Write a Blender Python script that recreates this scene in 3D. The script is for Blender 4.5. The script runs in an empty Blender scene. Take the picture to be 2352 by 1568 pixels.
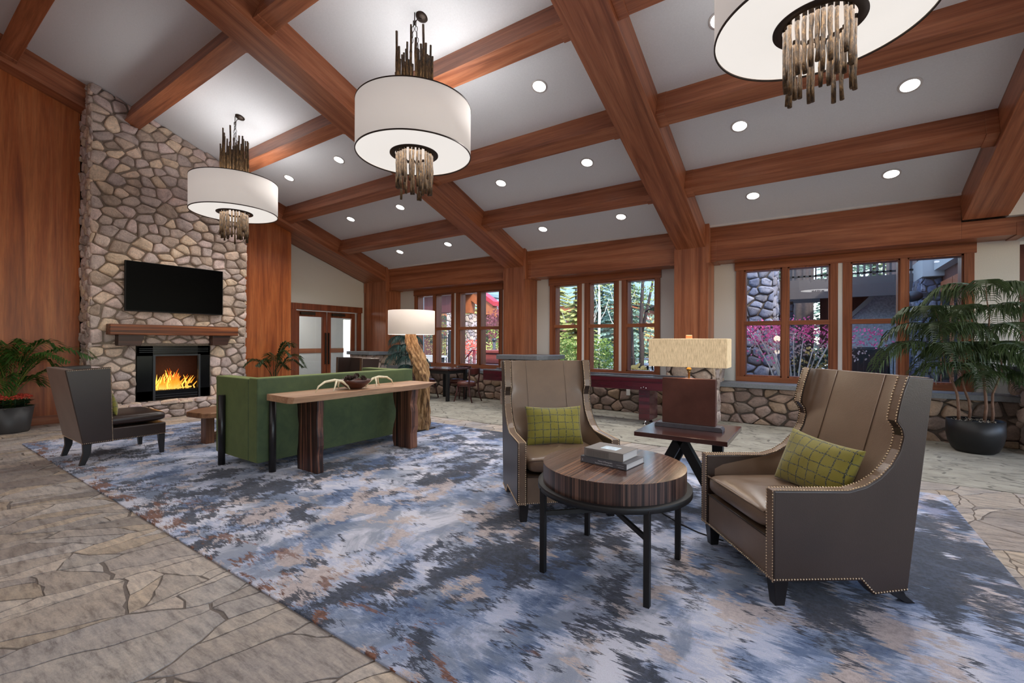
import bpy, math, random
from mathutils import Vector, Matrix
sc = bpy.context.scene
COL = sc.collection
rnd = random.Random(7)
PI = math.pi
# ------------------------------------------------------------------ camera, world, sun, exposure
H = 1.30
YAW, ROLL, FPX = 0.5967, 0.0039, 1033.0
fw = Vector((-math.sin(YAW), math.cos(YAW), 0)); rt = Vector((math.cos(YAW), math.sin(YAW), 0)); up = rt.cross(fw)
r2 = rt*math.cos(ROLL) + up*math.sin(ROLL); u2 = up*math.cos(ROLL) - rt*math.sin(ROLL)
cd = bpy.data.cameras.new('camera'); cam = bpy.data.objects.new('camera', cd); COL.objects.link(cam)
cam.matrix_world = Matrix(((r2.x, u2.x, -fw.x, 0), (r2.y, u2.y, -fw.y, 0), (r2.z, u2.z, -fw.z, H), (0, 0, 0, 1)))
cd.sensor_width = 36.0; cd.lens = FPX/2352*36.0; cd.clip_start = 0.05; cd.clip_end = 300
sc.camera = cam
sc.view_settings.view_transform = 'Standard'; sc.view_settings.look = 'None'
sc.view_settings.gamma = 1.0; sc.view_settings.exposure = 0.72; sc.view_settings.use_curve_mapping = False
w = bpy.data.worlds.new('world'); sc.world = w; w.use_nodes = True
nt = w.node_tree; nt.nodes.clear()
wo = nt.nodes.new('ShaderNodeOutputWorld'); bg = nt.nodes.new('ShaderNodeBackground'); sky = nt.nodes.new('ShaderNodeTexSky')
sky.sky_type = 'NISHITA'; sky.sun_disc = False; sky.sun_elevation = math.radians(42); sky.sun_rotation = math.radians(130)
sky.air_density = 1.0; sky.dust_density = 1.0; sky.ozone_density = 1.0
bg.inputs[1].default_value = 0.60
nt.links.new(sky.outputs[0], bg.inputs[0]); nt.links.new(bg.outputs[0], wo.inputs[0])
sl = bpy.data.lights.new('sun', 'SUN'); sl.energy = 3.1; sl.angle = math.radians(1.0); sl.color = (1, .95, .86)
so = bpy.data.objects.new('sun', sl); COL.objects.link(so)
so.rotation_euler = Vector((-0.62, 0.50, -0.60)).normalized().to_track_quat('-Z', 'Y').to_euler()
DOWN_W, CH_UP, CH_DOWN = 42.0, 12.5, 12.0
# ------------------------------------------------------------------ materials
def srgb(r, g, b):
    f = lambda c: (c/255/12.92) if c/255 <= .04045 else ((c/255+.055)/1.055)**2.4
    return (f(r), f(g), f(b), 1)
MATS = {}
class NT:
    def __init__(s, name):
        s.m = bpy.data.materials.new(name); s.m.use_nodes = True; s.t = s.m.node_tree; s.t.nodes.clear()
        s.out = s.n('OutputMaterial'); s.b = s.n('BsdfPrincipled'); s.l(s.b.outputs[0], s.out.inputs[0]); MATS[name] = s.m
    def n(s, ty, **k):
        o = s.t.nodes.new('ShaderNode'+ty)
        for a, v in k.items(): setattr(o, a, v)
        return o
    def l(s, a, b): s.t.links.new(a, b)
    def set(s, **k):
        for a, v in k.items():
            i = s.b.inputs[a.replace('_', ' ')]
            if hasattr(v, 'is_linked'): s.l(v, i)
            else: i.default_value = v
    def coord(s, scale=(1, 1, 1), kind='Object', rot=(0, 0, 0), loc=(0, 0, 0)):
        c = s.n('TexCoord'); m = s.n('Mapping'); m.inputs['Scale'].default_value = scale; m.inputs['Rotation'].default_value = rot
        m.inputs['Location'].default_value = loc
        s.l(c.outputs[kind], m.inputs[0]); return m.outputs[0]
    def noise(s, vec, scale, detail=4, rough=.55, dist=0):
        o = s.n('TexNoise'); s.l(vec, o.inputs['Vector']); o.inputs['Scale'].default_value = scale; o.inputs['Detail'].default_value = detail
        o.inputs['Roughness'].default_value = rough; o.inputs['Distortion'].default_value = dist; return o.outputs[0]
    def voro(s, vec, scale, feature='F1', out=0, rand=1):
        o = s.n('TexVoronoi', feature=feature); s.l(vec, o.inputs['Vector']); o.inputs['Scale'].default_value = scale
        o.inputs['Randomness'].default_value = rand; return o.outputs[out]
    def ramp(s, fac, stops, interp='LINEAR'):
        o = s.n('ValToRGB'); o.color_ramp.interpolation = interp; e = o.color_ramp.elements
        while len(e) < len(stops): e.new(.5)
        for i, (p, c) in enumerate(stops):
            e[i].position = p; e[i].color = c if len(c) == 4 else (*c, 1)
        s.l(fac, o.inputs[0]); return o.outputs[0]
    def mix(s, fac, a, b, mode='MIX'):
        o = s.n('MixRGB', blend_type=mode)
        for i, v in ((0, fac), (1, a), (2, b)):
            if hasattr(v, 'is_linked'): s.l(v, o.inputs[i])
            else: o.inputs[i].default_value = v
        return o.outputs[0]
    def math(s, op, a, b=0, clamp=False):
        o = s.n('Math', operation=op); o.use_clamp = clamp
        for i, v in ((0, a), (1, b)):
            if hasattr(v, 'is_linked'): s.l(v, o.inputs[i])
            else: o.inputs[i].default_value = v
        return o.outputs[0]
    def bump(s, h, strength=.3, dist=.01):
        o = s.n('Bump'); o.inputs['Strength'].default_value = strength; o.inputs['Distance'].default_value = dist
        s.l(h, o.inputs['Height']); s.l(o.outputs[0], s.b.inputs['Normal'])
def G(v): return (v, v, v, 1)
def plain(name, col, rough=.5, metal=0, noise=0, nscale=30, bump=0, coat=0, spec=.5):
    s = NT(name); s.set(Roughness=rough, Metallic=metal); s.b.inputs['Specular IOR Level'].default_value = spec
    if coat: s.b.inputs['Coat Weight'].default_value = coat; s.b.inputs['Coat Roughness'].default_value = .12
    if noise or bump:
        n = s.noise(s.coord(), nscale)
        lo = tuple(c*(1-noise) for c in col[:3])+(1,); hi = tuple(min(1, c*(1+noise)) for c in col[:3])+(1,)
        s.set(Base_Color=s.ramp(n, [(.3, lo), (.7, hi)]))
        if bump: s.bump(n, bump, .004)
    else: s.set(Base_Color=col)
    return s.m
def wood(name, dark, mid, light, axis='x', rough=.42, scale=1.0, coat=.0, grain=14, spread=(.32, .5, .68)):
    s = NT(name); sc_ = {'x': (.55, grain, grain), 'y': (grain, .55, grain), 'z': (grain, grain, .55)}[axis]
    oi = s.n('ObjectInfo'); c = s.coord(tuple(a*scale for a in sc_))
    ad = s.n('VectorMath', operation='ADD'); s.l(c, ad.inputs[0]); cb = s.n('CombineXYZ'); r = s.math('MULTIPLY', oi.outputs['Random'], 37)
    for i in range(3): s.l(r, cb.inputs[i])
    s.l(cb.outputs[0], ad.inputs[1]); v = ad.outputs[0]
    n = s.noise(v, .55, 5, .6, 1.2); fine = s.noise(v, 5.0, 3, .7, 0)
    col = s.ramp(n, [(spread[0], dark), (spread[1], mid), (spread[2], light)])
    fm = s.ramp(fine, [(.35, G(.72)), (.62, G(1.05))])
    s.set(Base_Color=s.mix(.8, col, fm, 'MULTIPLY'), Roughness=rough); s.bump(fine, .12, .003)
    if coat: s.b.inputs['Coat Weight'].default_value = coat; s.b.inputs['Coat Roughness'].default_value = .1
    return s.m
CH = (srgb(124, 68, 42), srgb(160, 96, 64), srgb(182, 118, 84))
for ax in 'xyz': wood('cherry_'+ax, *CH, axis=ax, rough=.38)
PN = (srgb(132, 62, 24), srgb(172, 92, 44), srgb(196, 118, 66))
wood('panel_z', *PN, axis='z', rough=.4, grain=9)
wood('panel_y', *PN, axis='y', rough=.4, grain=9)
wood('mantel_y', srgb(48, 20, 10), srgb(118, 60, 26), srgb(166, 96, 50), axis='y', grain=34, spread=(.38, .5, .62))
wood('mantel_dark', srgb(38, 18, 12), srgb(62, 32, 22), srgb(84, 48, 34), axis='y', grain=22)
wood('slab_y', srgb(150, 108, 80), srgb(178, 136, 104), srgb(198, 160, 126), axis='y', grain=9, rough=.5)
wood('slab_edge', srgb(96, 74, 60), srgb(130, 104, 86), srgb(150, 124, 104), axis='y', grain=16, rough=.6)
wood('walnut_z', srgb(28, 15, 12), srgb(78, 46, 36), srgb(132, 88, 66), axis='z', grain=26, spread=(.40, .5, .60))
wood('rustic_z', srgb(70, 40, 26), srgb(108, 70, 48), srgb(138, 96, 66), axis='z', grain=18)
wood('rustic_y', srgb(84, 52, 34), srgb(126, 86, 58), srgb(160, 116, 82), axis='y', grain=14)
wood('zebra_top', srgb(46, 28, 24), srgb(96, 64, 50), srgb(144, 102, 76), axis='y', grain=130, rough=.22, coat=.45, spread=(.38, .5, .6))
wood('zebra_z', srgb(24, 15, 16), srgb(62, 42, 38), srgb(108, 80, 68), axis='z', grain=110, rough=.35, coat=.2, spread=(.40, .5, .6))
wood('espresso', srgb(50, 28, 26), srgb(74, 44, 40), srgb(88, 54, 48), axis='x', rough=.22, coat=.4)
wood('red_mahogany', srgb(44, 8, 18), srgb(70, 14, 28), srgb(88, 24, 36), axis='x', rough=.25, coat=.4)
wood('chair_mahogany', srgb(48, 16, 18), srgb(70, 28, 28), srgb(92, 40, 38), axis='z', rough=.28, coat=.3)
wood('frame_x', srgb(112, 60, 34), srgb(146, 84, 52), srgb(168, 104, 68), axis='x', grain=22)
wood('frame_z', srgb(112, 60, 34), srgb(146, 84, 52), srgb(168, 104, 68), axis='z', grain=22)
wood('door_z', srgb(94, 44, 22), srgb(124, 62, 34), srgb(146, 80, 48), axis='z', grain=20)
plain('plaster_ceiling', srgb(222, 225, 230), .9, noise=.03, nscale=60, bump=.15)
plain('plaster_wall', srgb(214, 213, 210), .9, noise=.04, nscale=90, bump=.1)
plain('white_trim', srgb(222, 220, 220), .7)
plain('sill_stone', srgb(120, 124, 130), .5, noise=.12, nscale=40, bump=.15)
plain('mortar', srgb(138, 125, 114), .95, noise=.2, nscale=50, bump=.4)
plain('mortar_dark', srgb(96, 86, 78), .95, noise=.2, nscale=50, bump=.4)
plain('grout', srgb(112, 102, 95), .8, noise=.15, nscale=60, bump=.3)
def stone(name, tint=(1, 1, 1, 1), rough=.85, bs=.5):
    s = NT(name); a = s.n('Attribute'); a.attribute_name = 'tint'; c = s.coord()
    n1 = s.noise(c, 7, 6, .65, .4); n2 = s.noise(c, 45, 4, .7)
    m = s.mix(1, a.outputs['Color'], s.ramp(n1, [(.3, (.66, .64, .63)), (.5, (.95, .95, .95)), (.72, (1.16, 1.12, 1.08))]), 'MULTIPLY')
    m = s.mix(.6, m, s.ramp(n2, [(.35, G(.72)), (.6, G(1.08))]), 'MULTIPLY')
    s.set(Base_Color=s.mix(1, m, tint, 'MULTIPLY'), Roughness=rough); s.bump(s.math('ADD', n1, s.math('MULTIPLY', n2, .5)), bs, .03); return s.m
stone('fieldstone'); stone('fieldstone_outdoor', (.62, .64, .70, 1))
def flag():
    s = NT('flagstone'); a = s.n('Attribute'); a.attribute_name = 'tint'
    c = s.coord(); st = s.coord((2.6, 13, 1), rot=(0, 0, math.radians(-66)))
    n1 = s.noise(st, 2.2, 8, .74, .25); n2 = s.noise(c, 2.0, 4, .6, .5); n3 = s.noise(c, 60, 3, .7)
    m = s.mix(1, a.outputs['Color'], s.ramp(n1, [(.36, (.52, .50, .49)), (.47, (.86, .85, .84)), (.60, (1.16, 1.13, 1.08))]), 'MULTIPLY')
    m = s.mix(.4, m, s.ramp(n2, [(.35, (.82, .84, .90)), (.65, (1.08, 1.0, .90))]), 'MULTIPLY')
    m = s.mix(.5, m, s.ramp(n3, [(.35, G(.75)), (.62, G(1.1))]), 'MULTIPLY')
    s.set(Base_Color=m, Roughness=s.ramp(n1, [(.3, G(.34)), (.7, G(.55))])); s.bump(s.math('ADD', n1, s.math('MULTIPLY', n3, .2)), .35, .012)
flag()
def carpet():
    s = NT('patterned_carpet'); c = s.coord()
    n = s.noise(c, 3, 4, .6); fine = s.noise(c, 220, 2, .8)
    base = s.ramp(n, [(.3, srgb(142, 138, 126)), (.7, srgb(172, 168, 156))])
    acc = None
    for k, (rz, sx) in enumerate(((.5, 5.0), (-.9, 4.4), (1.9, 4.0))):
        v = s.coord((sx*.5, sx*1.5, 1), rot=(0, 0, rz), loc=(k*3.1, k*1.7, 0))
        e = s.voro(v, 1.0, 'DISTANCE_TO_EDGE', 0); lm = s.ramp(e, [(.0, G(1)), (.02, G(1)), (.03, G(0))])
        mk = s.ramp(s.noise(s.coord((1, 1, 1), loc=(k*5, 0, 0)), 5.5, 1), [(.53, G(0)), (.55, G(1))])
        x = s.mix(1, lm, mk, 'MULTIPLY'); acc = x if acc is None else s.mix(1, acc, x, 'LIGHTEN')
    col = s.mix(s.math('MULTIPLY', acc, .75), base, srgb(92, 90, 84))
    s.set(Base_Color=s.mix(.6, col, s.ramp(fine, [(.3, G(.75)), (.7, G(1.15))]), 'MULTIPLY'), Roughness=.95); s.bump(fine, .4, .004)
carpet()
def rugmat():
    s = NT('abstract_rug'); tc = s.n('TexCoord'); sp = s.n('SeparateXYZ'); s.l(tc.outputs['Object'], sp.inputs[0])
    # threads run along X: x is shifted by a noise that changes fast across Y and slowly along X, giving comb-like tips
    def shifted(amp, fy, seed):
        cb = s.n('CombineXYZ'); s.l(s.math('ADD', s.math('MULTIPLY', sp.outputs[0], 1.6), seed), cb.inputs[0]); s.l(s.math('MULTIPLY', sp.outputs[1], fy), cb.inputs[1])
        n = s.noise(cb.outputs[0], 1.0, 5, .72); d = s.math('MULTIPLY', s.math('SUBTRACT', n, .5), amp)
        o = s.n('CombineXYZ'); s.l(s.math('ADD', sp.outputs[0], d), o.inputs[0]); s.l(sp.outputs[1], o.inputs[1]); o.inputs[2].default_value = seed; return o.outputs[0]
    v1 = shifted(.40, 26, 3.1); v2 = shifted(.34, 30, 11.7); v3 = shifted(.30, 34, 23.3)
    def sv(v, a, b, rz=0.0):
        m = s.n('Mapping'); m.inputs['Scale'].default_value = (a, b, 1); m.inputs['Rotation'].default_value = (0, 0, rz); s.l(v, m.inputs[0]); return m.outputs[0]
    P = tc.outputs['Object']
    base = s.noise(sv(v1, 1.3, .85), 1.7, 6, .66, .5); mott = s.noise(P, 42, 3, .75)
    base = s.math('ADD', base, s.math('MULTIPLY', s.math('SUBTRACT', mott, .5), .09))
    col = s.ramp(base, [(.38, srgb(62, 82, 118)), (.392, srgb(90, 110, 146)), (.43, srgb(100, 118, 150)), (.441, srgb(130, 146, 178)), (.475, srgb(142, 156, 186)), (.487, srgb(176, 184, 208)), (.55, srgb(192, 196, 216)), (.56, srgb(210, 210, 222))])
    soft = s.noise(sv(P, 1, .8), 2.3, 5, .65, 1.0)
    col = s.mix(s.ramp(soft, [(.50, G(0)), (.60, G(.75))]), col, srgb(116, 128, 148))
    pe = s.noise(sv(v2, 1.5, 1.0), 2.8, 5, .64, .5); pr = s.noise(sv(P, .7, .7), .9, 2)
    pm = s.math('ADD', s.math('MULTIPLY', pe, .75), s.math('MULTIPLY', pr, .3))
    col = s.mix(s.ramp(pm, [(.575, G(0)), (.582, G(.8))]), col, s.ramp(mott, [(.4, srgb(176, 158, 150)), (.6, srgb(202, 184, 176))]))
    yb = s.ramp(s.math('DIVIDE', sp.outputs[1], 6.0), [(.25, G(0)), (.7, G(1))])  # bluer towards the windows; sky reflection is partly painted into this colour
    bl = s.noise(sv(v3, .9, .8), 1.5, 4, .6); col = s.mix(s.mix(1, s.ramp(bl, [(.50, G(0)), (.52, G(.85))]), yb, 'MULTIPLY'), col, srgb(76, 104, 154))
    d1 = s.noise(sv(v1, 1.7, .9, .25), 2.4, 7, .70, .6); d2 = s.noise(sv(v2, 1.3, 1.0, .1), 5.0, 5, .66, .4); reg = s.noise(sv(P, 1.0, .45, .2), .85, 2, .5)
    dm = s.math('ADD', s.math('MULTIPLY', d1, .70), s.math('MULTIPLY', reg, .38)); dcol = s.ramp(mott, [(.4, srgb(28, 34, 46)), (.6, srgb(54, 62, 82))])
    col = s.mix(s.ramp(dm, [(.572, G(0)), (.577, G(.94))]), col, dcol)
    d3 = s.math('ADD', s.math('MULTIPLY', d2, .72), s.math('MULTIPLY', reg, .34)); col = s.mix(s.ramp(d3, [(.588, G(0)), (.593, G(.92))]), col, dcol)
    ye = s.ramp(sp.outputs[1], [(.0, G(1)), (.25, G(.8)), (.75, G(0))])
    ru = s.noise(sv(v3, 1.3, 2.4), 3.0, 6, .68, .6); rm = s.ramp(s.math('MULTIPLY', ru, s.math('ADD', .74, s.math('MULTIPLY', ye, .28))), [(.555, G(0)), (.562, G(1))])
    col = s.mix(s.mix(1, rm, ye, 'MULTIPLY'), col, s.ramp(mott, [(.4, srgb(96, 58, 40)), (.6, srgb(132, 84, 60))]))
    fine = s.noise(s.coord(), 260, 2, .8)
    s.set(Base_Color=s.mix(.55, col, s.ramp(fine, [(.3, G(.68)), (.7, G(1.12))]), 'MULTIPLY'), Roughness=.95); s.b.inputs['Sheen Weight'].default_value = .15
    s.bump(fine, .5, .004)
rugmat()
def leather(name, c, var=.14, rough=.42):
    s = NT(name); o = s.coord(); n = s.noise(o, 3, 4, .6); f = s.voro(o, 190, 'F1', 0)
    s.set(Base_Color=s.ramp(n, [(.3, tuple(x*(1-var) for x in c[:3])+(1,)), (.7, tuple(x*(1+var) for x in c[:3])+(1,))]), Roughness=rough); s.bump(f, .12, .002); return s.m
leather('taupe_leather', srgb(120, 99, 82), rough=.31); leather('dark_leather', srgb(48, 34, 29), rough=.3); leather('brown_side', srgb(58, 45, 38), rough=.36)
leather('grey_back', srgb(128, 114, 106), rough=.5); leather('chair_seat', srgb(104, 62, 54), rough=.28)
def velvet(name, a, b):
    s = NT(name); o = s.coord(); n = s.noise(o, 6, 5, .65, .5)
    s.set(Base_Color=s.ramp(n, [(.3, a), (.7, b)]), Roughness=.8); s.b.inputs['Sheen Weight'].default_value = .5; s.b.inputs['Sheen Tint'].default_value = srgb(196, 204, 110)
    s.bump(s.noise(o, 300, 2), .2, .002); return s.m
velvet('green_velvet', srgb(52, 68, 46), srgb(74, 88, 56))
def pillowmat():
    s = NT('olive_grid_cushion'); tc = s.n('TexCoord'); sp = s.n('SeparateXYZ'); s.l(tc.outputs['Object'], sp.inputs[0])
    wob = s.noise(s.coord(), 14, 2); acc = None
    for i, per in ((0, .062), (2, .058)):
        x = s.math('ADD', sp.outputs[i], s.math('MULTIPLY', wob, .022)); f = s.math('ABSOLUTE', s.math('SUBTRACT', s.math('FRACT', s.math('DIVIDE', x, per)), .5))
        l_ = s.ramp(f, [(.0, G(1)), (.045, G(1)), (.062, G(0))]); acc = l_ if acc is None else s.mix(1, acc, l_, 'LIGHTEN')
    brk = s.ramp(s.noise(s.coord(), 120, 1), [(.36, G(0)), (.42, G(1))]); acc = s.mix(1, acc, brk, 'MULTIPLY')
    base = s.ramp(s.noise(s.coord(), 4), [(.3, srgb(112, 106, 26)), (.7, srgb(140, 130, 44))])
    spk = s.ramp(s.noise(s.coord(), 500, 1), [(.60, G(0)), (.64, G(1))])
    line = s.mix(spk, srgb(34, 40, 26), srgb(190, 186, 150))
    s.set(Base_Color=s.mix(acc, base, line), Roughness=.75); s.b.inputs['Sheen Weight'].default_value = .3; s.bump(s.noise(s.coord(), 260, 2), .25, .003)
pillowmat()
def emis(name, col, strength, base=None, rough=.8, tex=None):
    s = NT(name); s.set(Base_Color=base or col, Roughness=rough, Emission_Color=col, Emission_Strength=strength); return s
emis('shade_fabric_lit', srgb(240, 232, 226), .22, srgb(232, 226, 220))
emis('shade_diffuser', srgb(255, 250, 244), .44, srgb(200, 196, 190))
emis('downlight_lens', (1, .97, .93, 1), 6.0)
s_ = emis('linen_shade_lit', srgb(226, 208, 196), .22, srgb(226, 214, 204))
s_ = NT('burlap_shade_lit'); c_ = s_.coord((60, 60, 6)); n_ = s_.noise(c_, 3, 4, .7); bc = s_.ramp(n_, [(.3, srgb(160, 136, 104)), (.6, srgb(206, 184, 150))])
s_.set(Base_Color=bc, Roughness=.9, Emission_Color=bc, Emission_Strength=.38)
def bark_metal():
    s = NT('bronze_twig'); c = s.coord((1, 1, .35)); n = s.noise(c, 60, 4, .7, .6)
    s.set(Base_Color=s.ramp(n, [(.35, srgb(34, 26, 20)), (.55, srgb(92, 70, 46)), (.72, srgb(140, 108, 68))]), Roughness=.5, Metallic=.35); s.bump(n, .9, .006)
bark_metal()
plain('bronze_dark', srgb(58, 48, 42), .45, .6); plain('black_metal', srgb(26, 25, 25), .5, .2); plain('brass', srgb(190, 150, 84), .25, 1)
plain('nail_brass', srgb(214, 190, 160), .3, 1); plain('chrome', srgb(200, 200, 204), .15, 1); plain('pewter', srgb(112, 114, 122), .35, .6, noise=.1)
plain('lamp_slate', srgb(98, 62, 54), .55, 0, noise=.25, nscale=6, spec=.25); plain('copper_cap', srgb(190, 118, 86), .35, .5)
plain('black_glossy', srgb(6, 6, 7), .2, spec=.3); plain('black_matte', srgb(20, 20, 22), .7); plain('dark_grey_metal', srgb(56, 58, 62), .4, .3); plain('soft_black_leg', srgb(28, 24, 24), .35)
plain('tv_screen', srgb(1, 1, 2), .3, spec=.05); plain('firebox_brick', srgb(58, 30, 26), .8, noise=.2); plain('pot_grey', srgb(62, 60, 60), .45); plain('pot_black', srgb(16, 16, 17), .45)
plain('moss', srgb(150, 142, 128), .95, noise=.4, nscale=80, bump=.8); plain('book_taupe', srgb(128, 122, 118), .7); plain('book_grey', srgb(84, 84, 90), .6)
plain('paper', srgb(200, 196, 194), .9); plain('book_photo', srgb(196, 214, 226), .4, noise=.3, nscale=40); plain('ink_white', srgb(214, 214, 218), .7); plain('ink_grey', srgb(98, 94, 92), .7)
plain('antler', srgb(214, 200, 170), .5, noise=.12, nscale=30); plain('bowl_wood', srgb(74, 36, 24), .35, noise=.2, nscale=16); plain('pinecone', srgb(58, 36, 26), .7, noise=.35, nscale=90)
def drift():
    s = NT('driftwood'); c = s.coord((5, 5, 1)); n = s.noise(c, 3.2, 6, .68, 1.6); f = s.noise(s.coord((40, 40, 5)), 3, 3, .7)
    s.set(Base_Color=s.mix(.6, s.ramp(n, [(.3, srgb(54, 34, 20)), (.42, srgb(132, 94, 58)), (.62, srgb(190, 150, 104))]), s.ramp(f, [(.3, G(.7)), (.6, G(1.1))]), 'MULTIPLY'), Roughness=.7); s.bump(n, .9, .03)
drift()
def leafmat(name, a, b, rough=.45):
    s = NT(name); n = s.noise(s.coord(), 6, 3); s.set(Base_Color=s.ramp(n, [(.3, a), (.7, b)]), Roughness=rough)
    t = s.n('BsdfTranslucent'); t.inputs[0].default_value = b; mx = s.n('MixShader'); mx.inputs[0].default_value = .25
    s.l(s.b.outputs[0], mx.inputs[1]); s.l(t.outputs[0], mx.inputs[2]); s.l(mx.outputs[0], s.out.inputs[0])
leafmat('palm_leaf', srgb(30, 62, 22), srgb(66, 104, 40)); leafmat('palm_leaf_dark', srgb(26, 42, 20), srgb(52, 72, 32)); leafmat('pine_needle', srgb(38, 58, 36), srgb(84, 104, 62))
leafmat('pine_blue', srgb(44, 74, 72), srgb(88, 120, 116)); leafmat('kalanchoe_leaf', srgb(24, 52, 30), srgb(56, 92, 56)); leafmat('coral_flower', srgb(214, 60, 44), srgb(244, 110, 86), .6)
plain('palm_stem', srgb(104, 124, 44), .5, noise=.2, nscale=10); plain('pine_stem', srgb(122, 92, 74), .7, noise=.3, nscale=20)
# outdoors
leafmat('out_green', srgb(96, 128, 50), srgb(160, 182, 88), .6); leafmat('out_yellow', srgb(122, 130, 72), srgb(188, 186, 116), .6); leafmat('out_conifer', srgb(66, 92, 78), srgb(150, 172, 150), .6)
leafmat('out_plum', srgb(96, 44, 56), srgb(150, 84, 90), .6); leafmat('out_pink', srgb(226, 50, 130), srgb(244, 130, 176), .6); leafmat('out_palepink', srgb(186, 150, 150), srgb(222, 198, 190), .6)
leafmat('out_straw', srgb(180, 150, 80), srgb(224, 200, 130), .7); leafmat('out_dark', srgb(20, 34, 26), srgb(44, 60, 48), .6)
plain('out_ground', srgb(188, 176, 160), .95, noise=.15, nscale=2); plain('out_patio', srgb(150, 156, 166), .9, noise=.08, nscale=4); plain('pool_water', srgb(60, 150, 190), .08)
plain('out_trunk', srgb(74, 62, 56), .9, noise=.35, nscale=14, bump=.8); plain('birch_bark', srgb(214, 206, 196), .8, noise=.25, nscale=12); plain('dark_bark', srgb(62, 52, 50), .85, noise=.3, nscale=14, bump=.6)
plain('out_redwood', srgb(84, 42, 34), .7, noise=.15, nscale=6); plain('out_roof', srgb(112, 132, 138), .8, noise=.12, nscale=5); plain('out_orange', srgb(150, 84, 48), .6, noise=.15, nscale=8)
plain('out_tub', srgb(138, 66, 58), .6, noise=.08, nscale=6); plain('red_rail', srgb(158, 24, 40), .4); plain('out_soffit', srgb(74, 68, 68), .8, noise=.06, nscale=8); plain('out_fascia_white', srgb(176, 174, 172), .8)
plain('out_darkred', srgb(70, 22, 24), .7); plain('roughcast', srgb(178, 180, 186), .95, noise=.35, nscale=22, bump=1.0); plain('green_sign', srgb(40, 130, 116), .5); plain('terracotta', srgb(186, 112, 52), .7)
s_ = NT('clear_glass'); tr = s_.n('BsdfTransparent'); gl = s_.n('BsdfGlossy'); gl.inputs['Roughness'].default_value = 0.0
lw = s_.n('LayerWeight'); fr = s_.math('ADD', s_.math('MULTIPLY', s_.math('POWER', lw.outputs['Facing'], 5.0), .9), .035); mx = s_.n('MixShader'); tr.inputs[0].default_value = (.96, .97, .97, 1)
s_.l(fr, mx.inputs[0]); s_.l(tr.outputs[0], mx.inputs[1]); s_.l(gl.outputs[0], mx.inputs[2]); s_.l(mx.outputs[0], s_.out.inputs[0])
def flame_mat():
    s = NT('flame'); c = s.coord((1, 1, 1)); sp = s.n('SeparateXYZ'); s.l(s.coord(), sp.inputs[0]); n = s.noise(s.coord((1, 1, .4)), 26, 2)
    z = s.math('ADD', s.math('MULTIPLY', sp.outputs[2], 3.0), s.math('MULTIPLY', n, .35))
    col = s.ramp(z, [(.15, (1.0, .62, .12)), (.5, (1.0, .36, .02)), (.9, (.85, .12, .0))])
    s.set(Base_Color=(0, 0, 0, 1), Emission_Color=col, Emission_Strength=.72)
flame_mat()
emis('flame_core', (1, .52, .08, 1), .9)
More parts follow.
